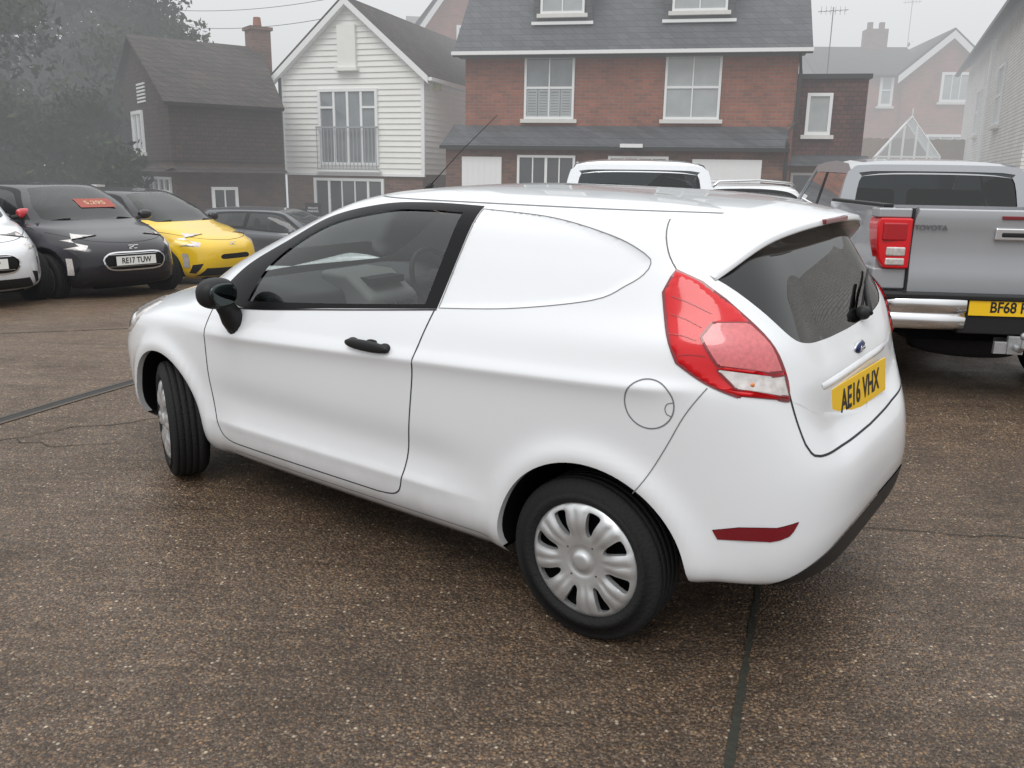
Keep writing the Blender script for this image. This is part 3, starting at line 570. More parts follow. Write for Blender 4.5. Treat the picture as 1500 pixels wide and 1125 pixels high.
# ================================================================= generic small car
def small_car(label,loc,yaw,body,roofm=None,ptxt="",front=True,mirrorm=None,cat="car",rails=False,alloy=None,sticker=None,scale=1,name="parked_car",group="cars parked in the yard",plain=False):
    LV=[(.76,.20,.20,(-.60,.24),(2.96,.20),5,4.2),(.82,.26,.26,(-.68,.32),(3.10,.26),5,4.2),(.845,.36,.36,(-.72,.42),(3.16,.36),5,4.2),
    (.85,.55,.52,(-.73,.56),(3.18,.52),5,4.0),(.856,.74,.70,(-.70,.72),(3.14,.68),5,3.8),(.855,.90,.82,(-.67,.86),(2.98,.80),5.5,3.6),
    (.835,.99,.91,(-.64,.95),(2.66,.90),5.5,4.0),(.80,1.06,.97,(-.60,1.04),(2.32,1.0),6,4.6),(.745,1.20,1.16,(-.53,1.18),(1.98,1.18),6,5),
    (.69,1.33,1.30,(-.45,1.31),(1.68,1.32),6,4.5),(.62,1.42,1.41,(-.38,1.41),(1.42,1.42),5,4),(.5,1.455,1.45,(-.25,1.445),(1.2,1.45),4,3.5),
    (.3,1.475,1.47,(0.,1.465),(.95,1.47),3,3),(.02,1.48,1.48,(.56,1.48),(.64,1.48),2,2)]
    sh=Shell(.6,LV,wheels=((0,.31,.38),(2.46,.31,.38)),flare=.02)
    z=ghf(loc[0],loc[1]) if len(loc)<3 else loc[2]
    T=thing(name,label,cat,group,(loc[0],loc[1],z),math.radians(yaw));T.scale=(scale,)*3
    I=lambda pts,closed=False,mode='xz',step=.05: sh.inv(curve(pts,closed,step),mode)
    fr=I([(2.0,1.01,1),(1.62,1.27),(1.36,1.385),(.9,1.41),(.3,1.40),(-.1,1.35),(-.3,1.22,1),(-.2,1.10),(.6,1.06),(1.4,1.01)],True)
    g1=I([(1.86,1.03,1),(1.56,1.25),(1.32,1.35),(.80,1.375,1),(.74,1.085,1),(1.3,1.045)],True)
    g2=I([(.66,1.12,1),(.70,1.37,1),(.3,1.36),(-.06,1.31),(-.2,1.21,1),(-.12,1.13)],True)
    a1,a1l=archpoly(sh,0,.31,.37);a2,a2l=archpoly(sh,2.46,.31,.37)
    ws=np.concatenate([[[pi,7.05]],I([(2.2,1.005),(2.1,1.03,1),(1.72,1.26),(1.46,1.385,1)]),[[pi,9.95]]])
    rwn=I([(0,1.40),(.5,1.39),(.62,1.34),(.66,1.2),(.6,1.08,1),(0,1.06)],mode='yz');rwn[0,0]=rwn[-1,0]=0
    rq=7.3 if roofm else 9.7
    roof=np.array([[p,rq] for p in np.linspace(0,pi,60)]+[[pi,13],[0,13]])
    hl=np.concatenate([I([(2.66,.87,1),(2.84,.845)]),I([(.68,.79),(.50,.735,1),(.55,.675,1),(.70,.69)],mode='yf'),I([(2.93,.73),(2.8,.79)])])
    if plain: gr=I([(0,.56),(.24,.56),(.29,.53,1),(.26,.49),(0,.485)],mode='yf')
    else: gr=I([(0,.645),(.26,.645),(.35,.62),(.40,.56),(.36,.47),(.26,.435),(0,.43)],mode='yf')
    gr[0,0]=gr[-1,0]=pi
    lo=I([(0,.36),(.5,.37,1),(.58,.25,1),(0,.24)],mode='yf');lo[0,0]=lo[-1,0]=pi
    fg=I([(.66,.58,1),(.70,.58,1),(.71,.38,1),(.66,.38,1)],True,mode='yf')
    fs=I([(.54,.44,1),(.64,.42,1),(.66,.30,1),(.60,.29,1)],True,mode='yf')
    tl=np.concatenate([I([(-.25,.98,1),(-.22,1.08,1),(-.4,1.08)]),I([(.60,1.06,1),(.55,.92,1),(.68,.88)],mode='yz')])
    door=I([(2.0,.98,1),(2.03,.7),(1.97,.34,1),(.92,.34,1),(.80,.45),(.72,.9),(.70,1.08,1),(.70,1.40,1),(1.3,1.38,1)],True)
    regs=[("hole",a1),("hole",a2),("g",g1),("g",g2),("frame",fr),("head",hl),("grille",gr),("lower",lo),("fog",fg),("fogs",fs),("tail",tl),("rw",rwn),("ws",ws),("roof",roof),("door",door)]
    C=Cut(sh,regs,110,66)
    C.part("body",["default"],body,T);C.part("roof",["roof"],roofm or body,T);C.part("windscreen",["ws"],DARKGL,T);C.part("rear_window",["rw"],DARKGL,T)
    gg=C.part("grille",["grille"],GLOSSB,T,off=-.01);C.part("lower_intake",["lower"],BLACKPL,T)
    for s in (1,-1):
        d=C.part("door",["door"],body,T,side=s)
        C.part("window_trim",["frame"],GLOSSB,d,side=s);C.part("side_window",["g"],DARKGL,d,side=s)
        C.part("headlamp",["head"],CLEARL,T,side=s,off=.012,edge=.03);C.part("tail_lamp",["tail"],REDL,T,side=s,off=.01,edge=.02)
        C.part("fog_lamp",["fog"],CLEARL,T,side=s,off=.004);C.part("fog_lamp_surround",["fogs"],BLACKPL,T,side=s)
        m=empty("wing_mirror",T);G().ell((1.82,.95*s,1.03),(.06,.095,.065),20,12,.75).mk("mirror_housing",mirrorm or body,m,smooth=True);G().tube([(1.84,.78*s,.98),(1.83,.9*s,1.0)],.025,8).mk("mirror_arm",BLACKPL,m)
        g=G();ribbon(g,sh,I([(2.0,.97),(2.03,.7),(1.97,.34),(.92,.34),(.80,.45),(.72,.9),(.70,1.08)]),.008,side=s);g.mk("door_gap",GAP,T)
    if not plain:
        g=G();ribbon(g,sh,gr,.018,.006,side=0);g.mk("grille_surround",CHROME,gg)
        for zz in (.475,.625): g=G();ribbon(g,sh,I([(0,zz),(.2,zz),(.34,zz)],mode='yf'),.006,-.004,side=0);g.mk("grille_bar",CHROME,gg)
    g=G();ribbon(g,sh,I([(0,.755),(.45,.79),(.72,.875)],mode='yf'),.008,side=0);g.mk("bonnet_gap",GAP,T)
    g=G();u=sh.inv([(0.0,.705)],'yf');bx=sh.P(u[:,0],u[:,1])[0];X0=bx[0]+.014
    g.tube([(X0,.062,.728),(X0,.010,.728),(X0,-.006,.708),(X0,.010,.688),(X0,.050,.688)],.0055,6)
    g.tube([(X0,-.062,.728),(X0,-.012,.728),(X0+.002,.004,.716),(X0,-.010,.706),(X0,-.046,.700),(X0,-.058,.690),(X0,-.020,.684)],.0055,6)
    g.mk("badge",CHROME,T)
    if ptxt: plate(T,ptxt,PLATEW,(3.183,0,.545),(1,0,.05))
    arch_parts(sh,T,(a1l,a2l),body)
    g=G();g.box(-.5,3.0,-.45,.45,.2,.3).box(.36,2.1,-.76,.76,.2,.24);g.mk("underbody",DARK,T)
    G().prism([(2.2,.6),(2.15,.98),(1.85,.95),(1.8,.6)],-.7,.7).mk("dashboard",INTER,T);G().box(.2,.35,-.6,.6,.4,1.05).mk("rear_seat",INTER,T)
    for s in (1,-1):
        G().prism([(1.35,.45),(1.35,.6),(.98,.6),(.86,1.12),(.74,1.12),(.9,.45)],(.36-.22)*s,(.36+.22)*s).ell((.76,.36*s,1.16),(.04,.12,.10)).mk("seat",INTER,T)
    if rails:
        for s in (1,-1): G().tube([(1.3,.58*s,1.43),(1.2,.58*s,1.49),(.5,.58*s,1.51),(-.2,.56*s,1.48),(-.3,.55*s,1.42)],.018,8).mk("roof_rail",CHROME,T,smooth=True)
    if sticker:
        u=sh.inv([(.18,1.20)],'yf');p=sh.P(u[:,0],u[:,1])[0];n=sh.N(u[:,0],u[:,1])[0];n=Vector(n);x=Vector((0,0,1)).cross(n).normalized();y=n.cross(x)
        o=mk("price_sticker",*(lambda g:(g.v,g.f))(G().box(-.24,.24,-.12,.12,0,.002)),M("orange_red_card",(.30,.05,.03),.5),T);o.matrix_local=frame4(Vector(p)+n*.004,x,y,n)
        textmesh("price_lettering",sticker,.13,M("cream_ink",(.5,.36,.22),.5),o,Matrix.Translation((0,0,.004)),bold=.002)
    for s in (1,-1):
        wheel(T,(0,.83*s,.31),s,0,R=.31,rw=.215,style='alloy',mat=alloy);wheel(T,(2.46,.83*s,.31),s,8,R=.31,rw=.215,style='alloy',mat=alloy)
    return T
BLKP=M("black_car_paint",(.008,.007,.012),.22,coat=.6,spec=.35)
YELP=M("yellow_car_paint",(.78,.50,.004),.3,coat=1)
GREYP=M("dark_grey_car_paint",(.035,.04,.05),.3,coat=1)
DALLOY=M("dark_alloy",(.25,.25,.26),.3,metal=.8)
RED=M("red_mirror_cap",(.5,.01,.02),.3,coat=1)
def place_by_front(x,y,yaw):
    a=math.radians(yaw);return (x-2.46*math.cos(a),y-2.46*math.sin(a))
small_car("glossy black hatchback with chrome grille and front plate",place_by_front(-5.32,11.3,-37),-37,BLKP,ptxt="RE17 TUW",alloy=DALLOY,sticker="5,295")
small_car("yellow hatchback with a dark roof beside the black car",place_by_front(-4.85,13.4,-26),-26,YELP,roofm=BLKP,alloy=DALLOY,mirrorm=BLKP,plain=True)
small_car("white hatchback with a red mirror at the row end",place_by_front(-6.40,10.0,-42),-42,WHITE,ptxt="HK61 LUP",mirrorm=RED,alloy=DALLOY)
small_car("dark grey hatchback parked before the weatherboard house",(-6.0,18.6,-.66),-12,GREYP)
small_car("white estate car with silver roof rails",(3.25,12.4,-.03),-145,WHITE,rails=True,cat="car",scale=1.04)
# ================================================================= pickups
def pickup(label,loc,yaw,body,ptxt,letter=True,tow=True,dz=0):
    z=ghf(loc[0],loc[1])+dz;T=thing("pickup_truck",label,"pickup truck","pickup trucks in the yard",(loc[0],loc[1],z),math.radians(yaw))
    W=.915;LW=.235
    wf=lambda x,z:1.0 if z<.95 else (1-.05*(z-.95)/.35)
    bd=empty("load_bed",T)
    for s in (1,-1):
        pr=[(.06,.62),(.06,1.27),(.10,1.30),(1.62,1.30),(1.62,.55),(1.28,.55)]+[(.92+.42*math.cos(t),.40+.42*math.sin(t)) for t in np.linspace(.38,pi-.38,16)]+[(.50,.56)]
        n=len(pr);v=[(x,s*(W-.005)*wf(x,zz),zz) for x,zz in pr]+[(x,s*(W-.09)*wf(x,zz),zz) for x,zz in pr]
        mk("bed_side",v,[tuple(range(n)),tuple(range(2*n-1,n-1,-1))]+[(i,n+i,n+(i+1)%n,(i+1)%n) for i in range(n)],body,bd,bevel=.018)
        G().box(.10,1.62,min(s*(W-.12),s*(W-.055)),max(s*(W-.12),s*(W-.055)),1.295,1.325).mk("bed_rail_cap",BLACKPL,bd,bevel=.01)
    g=G();g.box(.1,1.62,-W+.1,W-.1,.70,.76);g.box(1.58,1.62,-W+.095,W-.095,.76,1.28);g.mk("bed_floor",body,bd)
    lower=[(1.64,.50),(1.64,1.12),(3.35,1.12),(4.55,1.07),(5.1,.98),(5.22,.72),(5.2,.5),(4.8,.5)]+[(4.35+.44*math.cos(t),.40+.44*math.sin(t)) for t in np.linspace(.25,pi-.25,16)]+[(3.88,.42),(1.8,.42)]
    g=G();g.prism(lower,-W,W,lambda x,z:1-.08*max(0,(z-.7))/.4);cab=g.mk("cab_lower",body,T,bevel=.02)
    wfu=lambda x,z:1-.19*(z-1.1)/.6
    g=G();Wc=.815
    def q(x,y,z): return (x,y*wfu(x,z),z)
    roof=[(1.755,1.53),(1.80,1.60),(1.92,1.645),(2.4,1.67),(2.9,1.655),(3.12,1.61)]
    v=[];ny=13
    for x,zz in roof:
        for j in range(ny):
            t=-1+2*j/(ny-1);v.append((x,Wc*t*wfu(x,zz),zz-.035*abs(t)**6-.012*t*t))
    f=[(i*ny+j,i*ny+j+1,(i+1)*ny+j+1,(i+1)*ny+j) for i in range(len(roof)-1) for j in range(ny-1)];g.add(v,f)
    for s in (1,-1):
        def pil(a,b,w0,w1):
            (x0,z0),(x1,z1)=a,b
            g.add([q(x0,Wc*s,z0),q(x0+w0,Wc*s,z0),q(x1+w1,Wc*s,z1),q(x1,Wc*s,z1)],[(0,1,2,3)])
        pil((1.66,1.10),(1.76,1.55),.16,.12);pil((3.74,1.10),(3.06,1.62),.11,.09)
        g.add([q(1.755,Wc*s,1.53),q(3.1,Wc*s,1.55),q(3.12,Wc*s,1.61),q(2.9,Wc*s,1.635),q(2.4,Wc*s,1.645),q(1.92,Wc*s,1.615),q(1.80,Wc*s,1.57)],[(0,1,2,3,4,5,6)])
    def ry(z): return 1.66+(z-1.10)*.21
    O=curve([(-.815,1.10,1),(-.74,1.48),(-.685,1.57),(-.52,1.605),(.52,1.605),(.685,1.57),(.74,1.48),(.815,1.10,1)],True,.06)
    Iw=curve([(-.655,1.19),(-.64,1.40),(-.605,1.51),(-.53,1.55),(.53,1.55),(.605,1.51),(.64,1.40),(.655,1.19),(.59,1.14),(-.59,1.14)],True,.06)
    pts=[Vector(p) for p in np.concatenate([O,Iw])];e=[(i,(i+1)%len(O)) for i in range(len(O))]+[(len(O)+i,len(O)+(i+1)%len(Iw)) for i in range(len(Iw))]
    r=delaunay_2d_cdt(pts,e,[],0,1e-6);V=np.array([tuple(a) for a in r[0]]);F=np.array([t for t in r[2] if len(t)==3]);c=V[F].mean(1);F=F[inpoly(c,O)&~inpoly(c,Iw)]
    g.add([(ry(z_),y_,z_) for y_,z_ in V],[tuple(t) for t in F])
    up=g.mk("cab_upper",body,T,smooth=False)
    n=len(Iw);mk("rear_window",[(ry(z_)+.01,y_,z_) for y_,z_ in Iw],[tuple(range(n))],REARGL,up)
    for s in (1,-1):
        mk("side_window",[q(1.80,Wc*s*.985,1.11),q(2.62,Wc*s*.985,1.11),q(2.62,Wc*s*.985,1.57),q(1.86,Wc*s*.985,1.56)],[(0,1,2,3)],DARKGL,up)
        mk("side_window",[q(2.68,Wc*s*.985,1.11),q(3.76,Wc*s*.985,1.11),q(3.12,Wc*s*.985,1.57),q(2.68,Wc*s*.985,1.57)],[(0,1,2,3)],DARKGL,up)
        g=G();g.add([q(2.61,Wc*s*.99,1.1),q(2.69,Wc*s*.99,1.1),q(2.69,Wc*s*.99,1.57),q(2.61,Wc*s*.99,1.57)],[(0,1,2,3)]);g.mk("door_pillar",GLOSSB,up)
        m=empty("wing_mirror",T);G().ell((3.45,.99*s,1.18),(.06,.12,.11),20,12,.7).mk("mirror_housing",body,m,smooth=True)
        for xx in (2.64,1.84,3.62): G().box(xx-.004,xx+.004,s*W*.965-.004,s*W*.965+.004,.5,1.08).mk("door_gap",GAP,cab)
        G().box(2.72,2.90,s*(W*.965)-.012,s*(W*.965)+.028,.93,.96).mk("door_handle",CHROME,cab,bevel=.008)
    mk("windscreen",[q(3.8,-Wc,1.1),q(3.8,Wc,1.1),q(3.14,Wc,1.60),q(3.14,-Wc,1.60)],[(0,1,2,3)],DARKGL,up)
    G().box(1.9,3.6,-.75,.75,.5,1.05).mk("cabin_trim",INTER,T)
    for a_ in (2.3,2.9):
        for s in (1,-1): G().box(a_,a_+.12,min(.15*s,.62*s),max(.15*s,.62*s),1.05,1.4).mk("seat",INTER,T,bevel=.04)
    g=G();v=[];nz=9;zs_=np.linspace(.76,1.30,nz);ys_=[-W+LW+.012,-.5,-.2,.2,.5,W-LW-.012]
    for zz in zs_:
        t=(zz-.76)/.54;bx_=-.010*math.exp(-((t-.88)/.06)**2)-.006*math.exp(-((t-.15)/.08)**2)+.012*math.exp(-((t-.5)/.25)**2)
        for y in ys_: v.append((bx_,y,zz))
    for zz in zs_:
        for y in ys_: v.append((.055,y,zz))
    ny_=len(ys_);nn=nz*ny_
    f=[(i*ny_+j,i*ny_+j+1,(i+1)*ny_+j+1,(i+1)*ny_+j) for i in range(nz-1) for j in range(ny_-1)]+[((nz-1)*ny_+j,(nz-1)*ny_+j+1,nn+(nz-1)*ny_+j+1,nn+(nz-1)*ny_+j) for j in range(ny_-1)]+[(j,j+1,nn+j+1,nn+j) for j in range(ny_-1)]+[(i*ny_+k,(i+1)*ny_+k,nn+(i+1)*ny_+k,nn+i*ny_+k) for i in range(nz-1) for k in (0,ny_-1)]
    g.add(v,f);tg=g.mk("tailgate",body,T,bevel=.012)
    G().box(-.018,.03,-.17,.17,1.10,1.185).mk("handle_surround",CHROME,tg,bevel=.012)
    G().box(-.028,.03,-.13,.13,1.125,1.155).mk("tailgate_handle",BLACKPL,tg,bevel=.008)
    G().box(-.020,.02,-.14,.14,1.238,1.262).mk("brake_light",REDD,tg,bevel=.004)
    if letter: textmesh("tailgate_lettering","TOYOTA",.046,M("lettering_grey",(.10,.10,.105),.4),tg,frame4((-.008,.575,1.175),(0,-1,0),(0,0,1),(-1,0,0)),sx=1.1,bold=.0008)
    for s in (1,-1):
        yy=s*(W-LW+.006);G().box(.01,.05,yy-.006,yy+.006,.76,1.30).mk("tailgate_gap",GAP,tg)
        y0,y1=sorted((s*(W-LW+.012),s*(W-.005)))
        G().box(.02,.30,y0,y1,.76,.90).mk("lamp_lower_panel",body,bd,bevel=.012);G().box(.02,.2,y0,y1,1.235,1.298).mk("lamp_upper_panel",body,bd,bevel=.012)
        # sculpted lamp: rear outline slopes in toward the bottom outer edge
        yi,yo=s*(W-LW+.012),s*(W-.003);w_=yo-yi
        out=[(0,.90),(.72,.90),(.88,.96),(.97,1.06),(1.0,1.15),(1.0,1.20),(.93,1.235),(0,1.235)]
        v=[(-.014+.02*(a_>.8),yi+w_*a_,zz_) for a_,zz_ in out]+[(.14+.10*(zz_-.9)/.33,yi+w_*a_,zz_) for a_,zz_ in out];n=len(out)
        lp=mk("tail_lamp",v,[tuple(range(n)),tuple(range(2*n-1,n-1,-1))]+[(i,n+i,n+(i+1)%n,(i+1)%n) for i in range(n)],REDL,T,bevel=.014)
        ya,yb=sorted((yi+w_*.14,yi+w_*.70));G().box(-.020,.01,ya,yb,.985,1.045).mk("reversing_lens",CLEARL,lp,bevel=.010);G().box(-.020,.01,ya,yb,.922,.972).mk("indicator_lens",CLEARL,lp,bevel=.010)
        ya,yb=sorted((yi+w_*.14,yi+w_*.84));G().box(-.0175,.01,ya,yb,1.085,1.205).mk("lamp_reflector",REDR,lp,bevel=.012)
        wheel(T,(.92,.86*s,.39),s,0,R=.39,rw=.235,W=.26,style='alloy',mat=DALLOY);wheel(T,(4.35,.86*s,.39),s,0,R=.39,rw=.235,W=.26,style='alloy',mat=DALLOY)
    g=G();v=[]
    pr_=[(.97,.12),(.955,.02),(.90,-.06),(.78,-.12),(.55,-.13),(.33,-.13),(.30,-.06)];zz=[(.03,.74),(0,.715),(-.005,.645),(.015,.63),(.012,.61),(-.005,.595),(.005,.53),(.04,.51)]
    rows=[(y,x) for y,x in pr_]+[(-y,x) for y,x in pr_[::-1]]
    for y,x in rows: v+=[(x+a_,y,b_) for a_,b_ in zz]
    g.add(v,[(i*8+j,i*8+j+1,(i+1)*8+j+1,(i+1)*8+j) for i in range(len(rows)-1) for j in range(7)])
    b=g.mk("rear_bumper",CHROME,T,smooth=True)
    G().box(-.13,.06,-.92,.92,.715,.75).mk("bumper_step",BLACKPL,b,bevel=.01);G().box(-.105,.05,-.32,.36,.49,.735).mk("plate_carrier",BLACKPL,b,bevel=.01)
    if ptxt: plate(b,ptxt,PLATEY,(-.112,.05,.672),(-1,0,0))
    if tow:
        g=G();g.box(-.14,.1,-.04,.04,.40,.44).box(-.16,-.13,-.05,.05,.37,.49).tube([(-.16,0,.42),(-.22,0,.41),(-.26,0,.44),(-.26,0,.49)],[.02,.02,.018,.014],10).ell((-.26,0,.51),(.026,.026,.026));g.box(-.15,-.12,.05,.13,.37,.45)
        g.mk("tow_bar",M("galvanised",(.45,.46,.47),.4,metal=.7,var=.3,vscale=30),T,bevel=.003)
    G().box(.15,5.0,-.6,.6,.40,.52).box(.1,.16,-.7,.7,.45,.6).mk("chassis",DARK,T)
    g=G().lathe([(.10,-.09),(.36,-.10),(.38,-.06),(.38,.06),(.36,.10),(.10,.09)],36);o=g.mk("spare_tyre",RUBBER,T,smooth=True);o.rotation_euler=(pi/2,0,0);o.location=(.62,.05,.36)
    return T
SILP=M("silver_car_paint",(.36,.37,.39),.35,metal=.35,coat=1,var=.02)
pickup("silver double-cab pickup with chrome bumper and tow bar",(3.34,5.75),83,SILP,"BF68 RJ")
pickup("white double-cab pickup with a dark rear window",(1.12,7.60),84,WHITE,"",letter=False,tow=False,dz=-.02)
# ================================================================= buildings
BRICK=brickmat("red_brick",(.29,.10,.058),(.20,.078,.052),(.21,.16,.13),.225,.075,.007)
BRICK2=brickmat("mixed_brick",(.19,.095,.065),(.11,.062,.050),(.15,.12,.10),.225,.075,.008)
BRICK3=brickmat("dark_brick",(.095,.055,.040),(.055,.038,.032),(.07,.06,.052),.225,.075,.008)
TILEW=brickmat("dark_hung_tile",(.052,.032,.024),(.032,.022,.018),(.010,.008,.007),.17,.10,.006,bump=.8)
TILER=brickmat("red_brown_hung_tile",(.11,.045,.038),(.065,.03,.027),(.02,.014,.013),.17,.10,.006,bump=.8)
ROOFD=brickmat("dark_tile_roof",(.055,.043,.037),(.034,.028,.026),(.012,.011,.011),.17,.12,.006,bump=.8)
SLATE=brickmat("grey_slate",(.07,.075,.083),(.048,.052,.058),(.022,.023,.026),.25,.16,.006,bump=.6,var=.25,rough=.6)
BOARD=M("white_weatherboard",(.74,.74,.71),.6,var=.08,vscale=2.5)
WBRICK=brickmat("painted_white_brick",(.76,.75,.72),(.70,.69,.66),(.50,.49,.47),.225,.075,.012,bump=.8,var=.12)
UPVC=M("white_window_frame",(.75,.76,.76),.4)
STONE=M("white_sill",(.62,.61,.58),.7,var=.15,vscale=6)
PANE=M("window_pane_dark",(.05,.055,.06),.05,coat=1,var=.6,vscale=1.3)
PANEL=M("net_curtain_pane",(.34,.36,.36),.12,coat=1,var=.3,vscale=2.4)
PANEM=M("shutter_pane",(.18,.20,.21),.1,coat=1,var=.5,vscale=2)
GUTTER=M("black_gutter",(.02,.02,.02),.4)
WOODF=M("timber_fence",(.16,.11,.07),.85,var=.3,vscale=8)
def window(parent,pos,w,h,cols=2,rows=2,rot=0,pane=None,sill=True,fw=.055,mull=None,lower=None,name="window"):
    pane=pane or PANE
    g=G();g.add([(-w/2,-.012,0),(w/2,-.012,0),(w/2,-.012,h),(-w/2,-.012,h)],[(0,1,2,3)])
    o=g.mk(name,pane,parent);o.location=pos;o.rotation_euler=(0,0,rot)
    g=G();d0,d1=-.055,-.001
    g.box(-w/2,-w/2+fw,d0,d1,0,h).box(w/2-fw,w/2,d0,d1,0,h).box(-w/2+fw,w/2-fw,d0,d1,0,fw).box(-w/2+fw,w/2-fw,d0,d1,h-fw,h)
    iw=w-2*fw;ih=h-2*fw
    for i in range(1,cols): x=-w/2+fw+iw*i/cols;t=.03 if (mull and i in mull) else .014;g.box(x-t,x+t,-.045,-.002,fw,h-fw)
    for i in range(1,rows): zz=fw+ih*i/rows;t=.026 if (rows==2) else .012;g.box(-w/2+fw,w/2-fw,-.040,-.003,zz-t,zz+t)
    g.mk("frame",UPVC,o)
    if lower is not None:
        g=G();n=4;gp_=iw/n
        for i in range(n):
            a=-w/2+fw+gp_*i;g.box(a+.012,a+.045,-.026,-.014,fw,fw+ih*lower).box(a+gp_-.045,a+gp_-.012,-.026,-.014,fw,fw+ih*lower).box(a+.045,a+gp_-.045,-.026,-.014,fw,fw+.05).box(a+.045,a+gp_-.045,-.026,-.014,fw+ih*lower-.05,fw+ih*lower)
            for k in range(8): z0=fw+.06+k*(ih*lower-.12)/8;g.box(a+.045,a+gp_-.045,-.022,-.016,z0,z0+.045)
        g.mk("shutter",PANEL,o)
    if sill: G().box(-w/2-.08,w/2+.08,-.10,.0,-.09,-.004).mk("sill",STONE,o)
    return o
def brick_house():
    dx,dy=7.7,-1.55;L=math.hypot(dx,dy);ang=math.atan2(dy,dx)
    T=thing("brick_house","red brick house with slate roof, dormers and lean-to porch","house",None,(-1.24,21.98,0),ang)
    L-=.15
    G().box(0,L,0,7,-1.6,4.36).mk("wall",BRICK,T)
    e=4.36;g=G();g.add([(-.25,-.3,e-.05),(L+.25,-.3,e-.05),(L+.25,3.5,e+3.5),(-.25,3.5,e+3.5),(L+.25,7.3,e-.05),(-.25,7.3,e-.05)],[(0,1,2,3),(3,2,4,5)])
    rf=g.mk("roof",SLATE,T);sm=rf.modifiers.new("s",'SOLIDIFY');sm.thickness=.08
    G().add([(0,0,e),(0,7,e),(0,3.5,e+3.3)],[(0,1,2)]).mk("gable_wall",BRICK,T);G().add([(L,0,e),(L,7,e),(L,3.5,e+3.3)],[(0,1,2)]).mk("gable_wall",BRICK,T)
    G().box(-.25,L+.25,-.40,-.30,e-.08,e+.0).mk("gutter",UPVC,T);G().box(-.1,L+.1,-.30,-.0,e-.13,e-.06).mk("soffit",GUTTER,T)
    def drm(x,w):
        d=empty("dormer",T,(x,0,0))
        G().box(-w/2,w/2,.45,2.4,e+.72,e+2.0).mk("dormer_wall",SLATE,d)
        G().box(-w/2-.15,w/2+.15,.3,2.6,e+2.0,e+2.12).mk("dormer_roof",SLATE,d)
        window(d,(0,.43,e+.92),w-.35,1.0,2,2,pane=PANEL)
        G().box(-w/2-.04,w/2+.04,.39,.45,e+.68,e+.75).mk("dormer_apron",UPVC,d)
    drm(2.26,1.4);drm(5.45,1.6)
    window(T,(2.06,-.003,2.86),1.2,1.42,2,2,pane=PANEM,lower=.47)
    window(T,(5.40,-.003,2.86),1.27,1.42,2,2,pane=PANEL,lower=None)
    for x in (2.06,5.40): G().box(x-.75,x+.75,-.012,0,4.29,4.355).mk("lintel",BRICK2,T)
    g=G();g.add([(-.3,-1.15,2.20),(L-.15,-1.15,2.20),(L-.15,0.02,2.72),(-.3,0.02,2.72)],[(0,1,2,3)]);pr=g.mk("porch_roof",SLATE,T);sm=pr.modifiers.new("s",'SOLIDIFY');sm.thickness=.06
    G().box(-.3,L-.15,-1.25,-1.15,2.12,2.20).mk("porch_gutter",GUTTER,T)
    G().box(-.2,L-.25,-1.05,-.02,-1.6,2.12).mk("porch_wall",BRICK2,T)
    for x0,x1 in ((.2,1.15),(5.5,7.0)):
        g=G();g.box(x0,x1,-1.09,-1.052,-1.4,1.95)
        n=int((x1-x0)/.13)
        for i in range(1,n): x=x0+(x1-x0)*i/n;g.box(x-.008,x+.008,-1.096,-1.089,-1.4,1.95)
        g.mk("garage_door",UPVC,T)
    window(T,(2.2,-1.055,.9),1.35,1.1,4,1,pane=PANE,mull=(2,));window(T,(4.3,-1.055,.9),1.35,1.1,4,1,pane=PANEL,mull=(2,))
    g=G();g.tube([(L-.02,-.30,e-.1),(L+.05,-.08,e-.5),(L+.02,-.08,2.8),(L-.15,-.2,2.5),(L-.2,-1.12,2.3),(L-.2,-1.12,-.5)],.04,8);g.mk("downpipe",GUTTER,T)
    G().box(3.9,4.4,-1.35,-1.25,2.18,2.26).mk("security_light",UPVC,T)
    T2=thing("tile_hung_annex","red-brown tile-hung flat-roofed annex beside the brick house","house",None,(5.98,20.9,0),ang)
    G().box(0,2.0,0,5,1.95,3.78).mk("wall",TILER,T2);G().box(-.05,2.06,-.08,5,3.78,3.88).mk("roof",GUTTER,T2)
    G().box(0,2.0,.15,5,-1,1.95).mk("lower_wall",BRICK2,T2)
    g=G();g.add([(-.15,-.5,1.85),(2.15,-.5,1.85),(2.15,0,2.1),(-.15,0,2.1)],[(0,1,2,3)]);g.mk("porch_roof",SLATE,T2)
    window(T2,(.98,-.003,2.55),.56,.92,1,1,pane=PANEL,fw=.07)
    window(T2,(1.0,.145,.9),1.0,.8,2,1,pane=PANE)
brick_house()
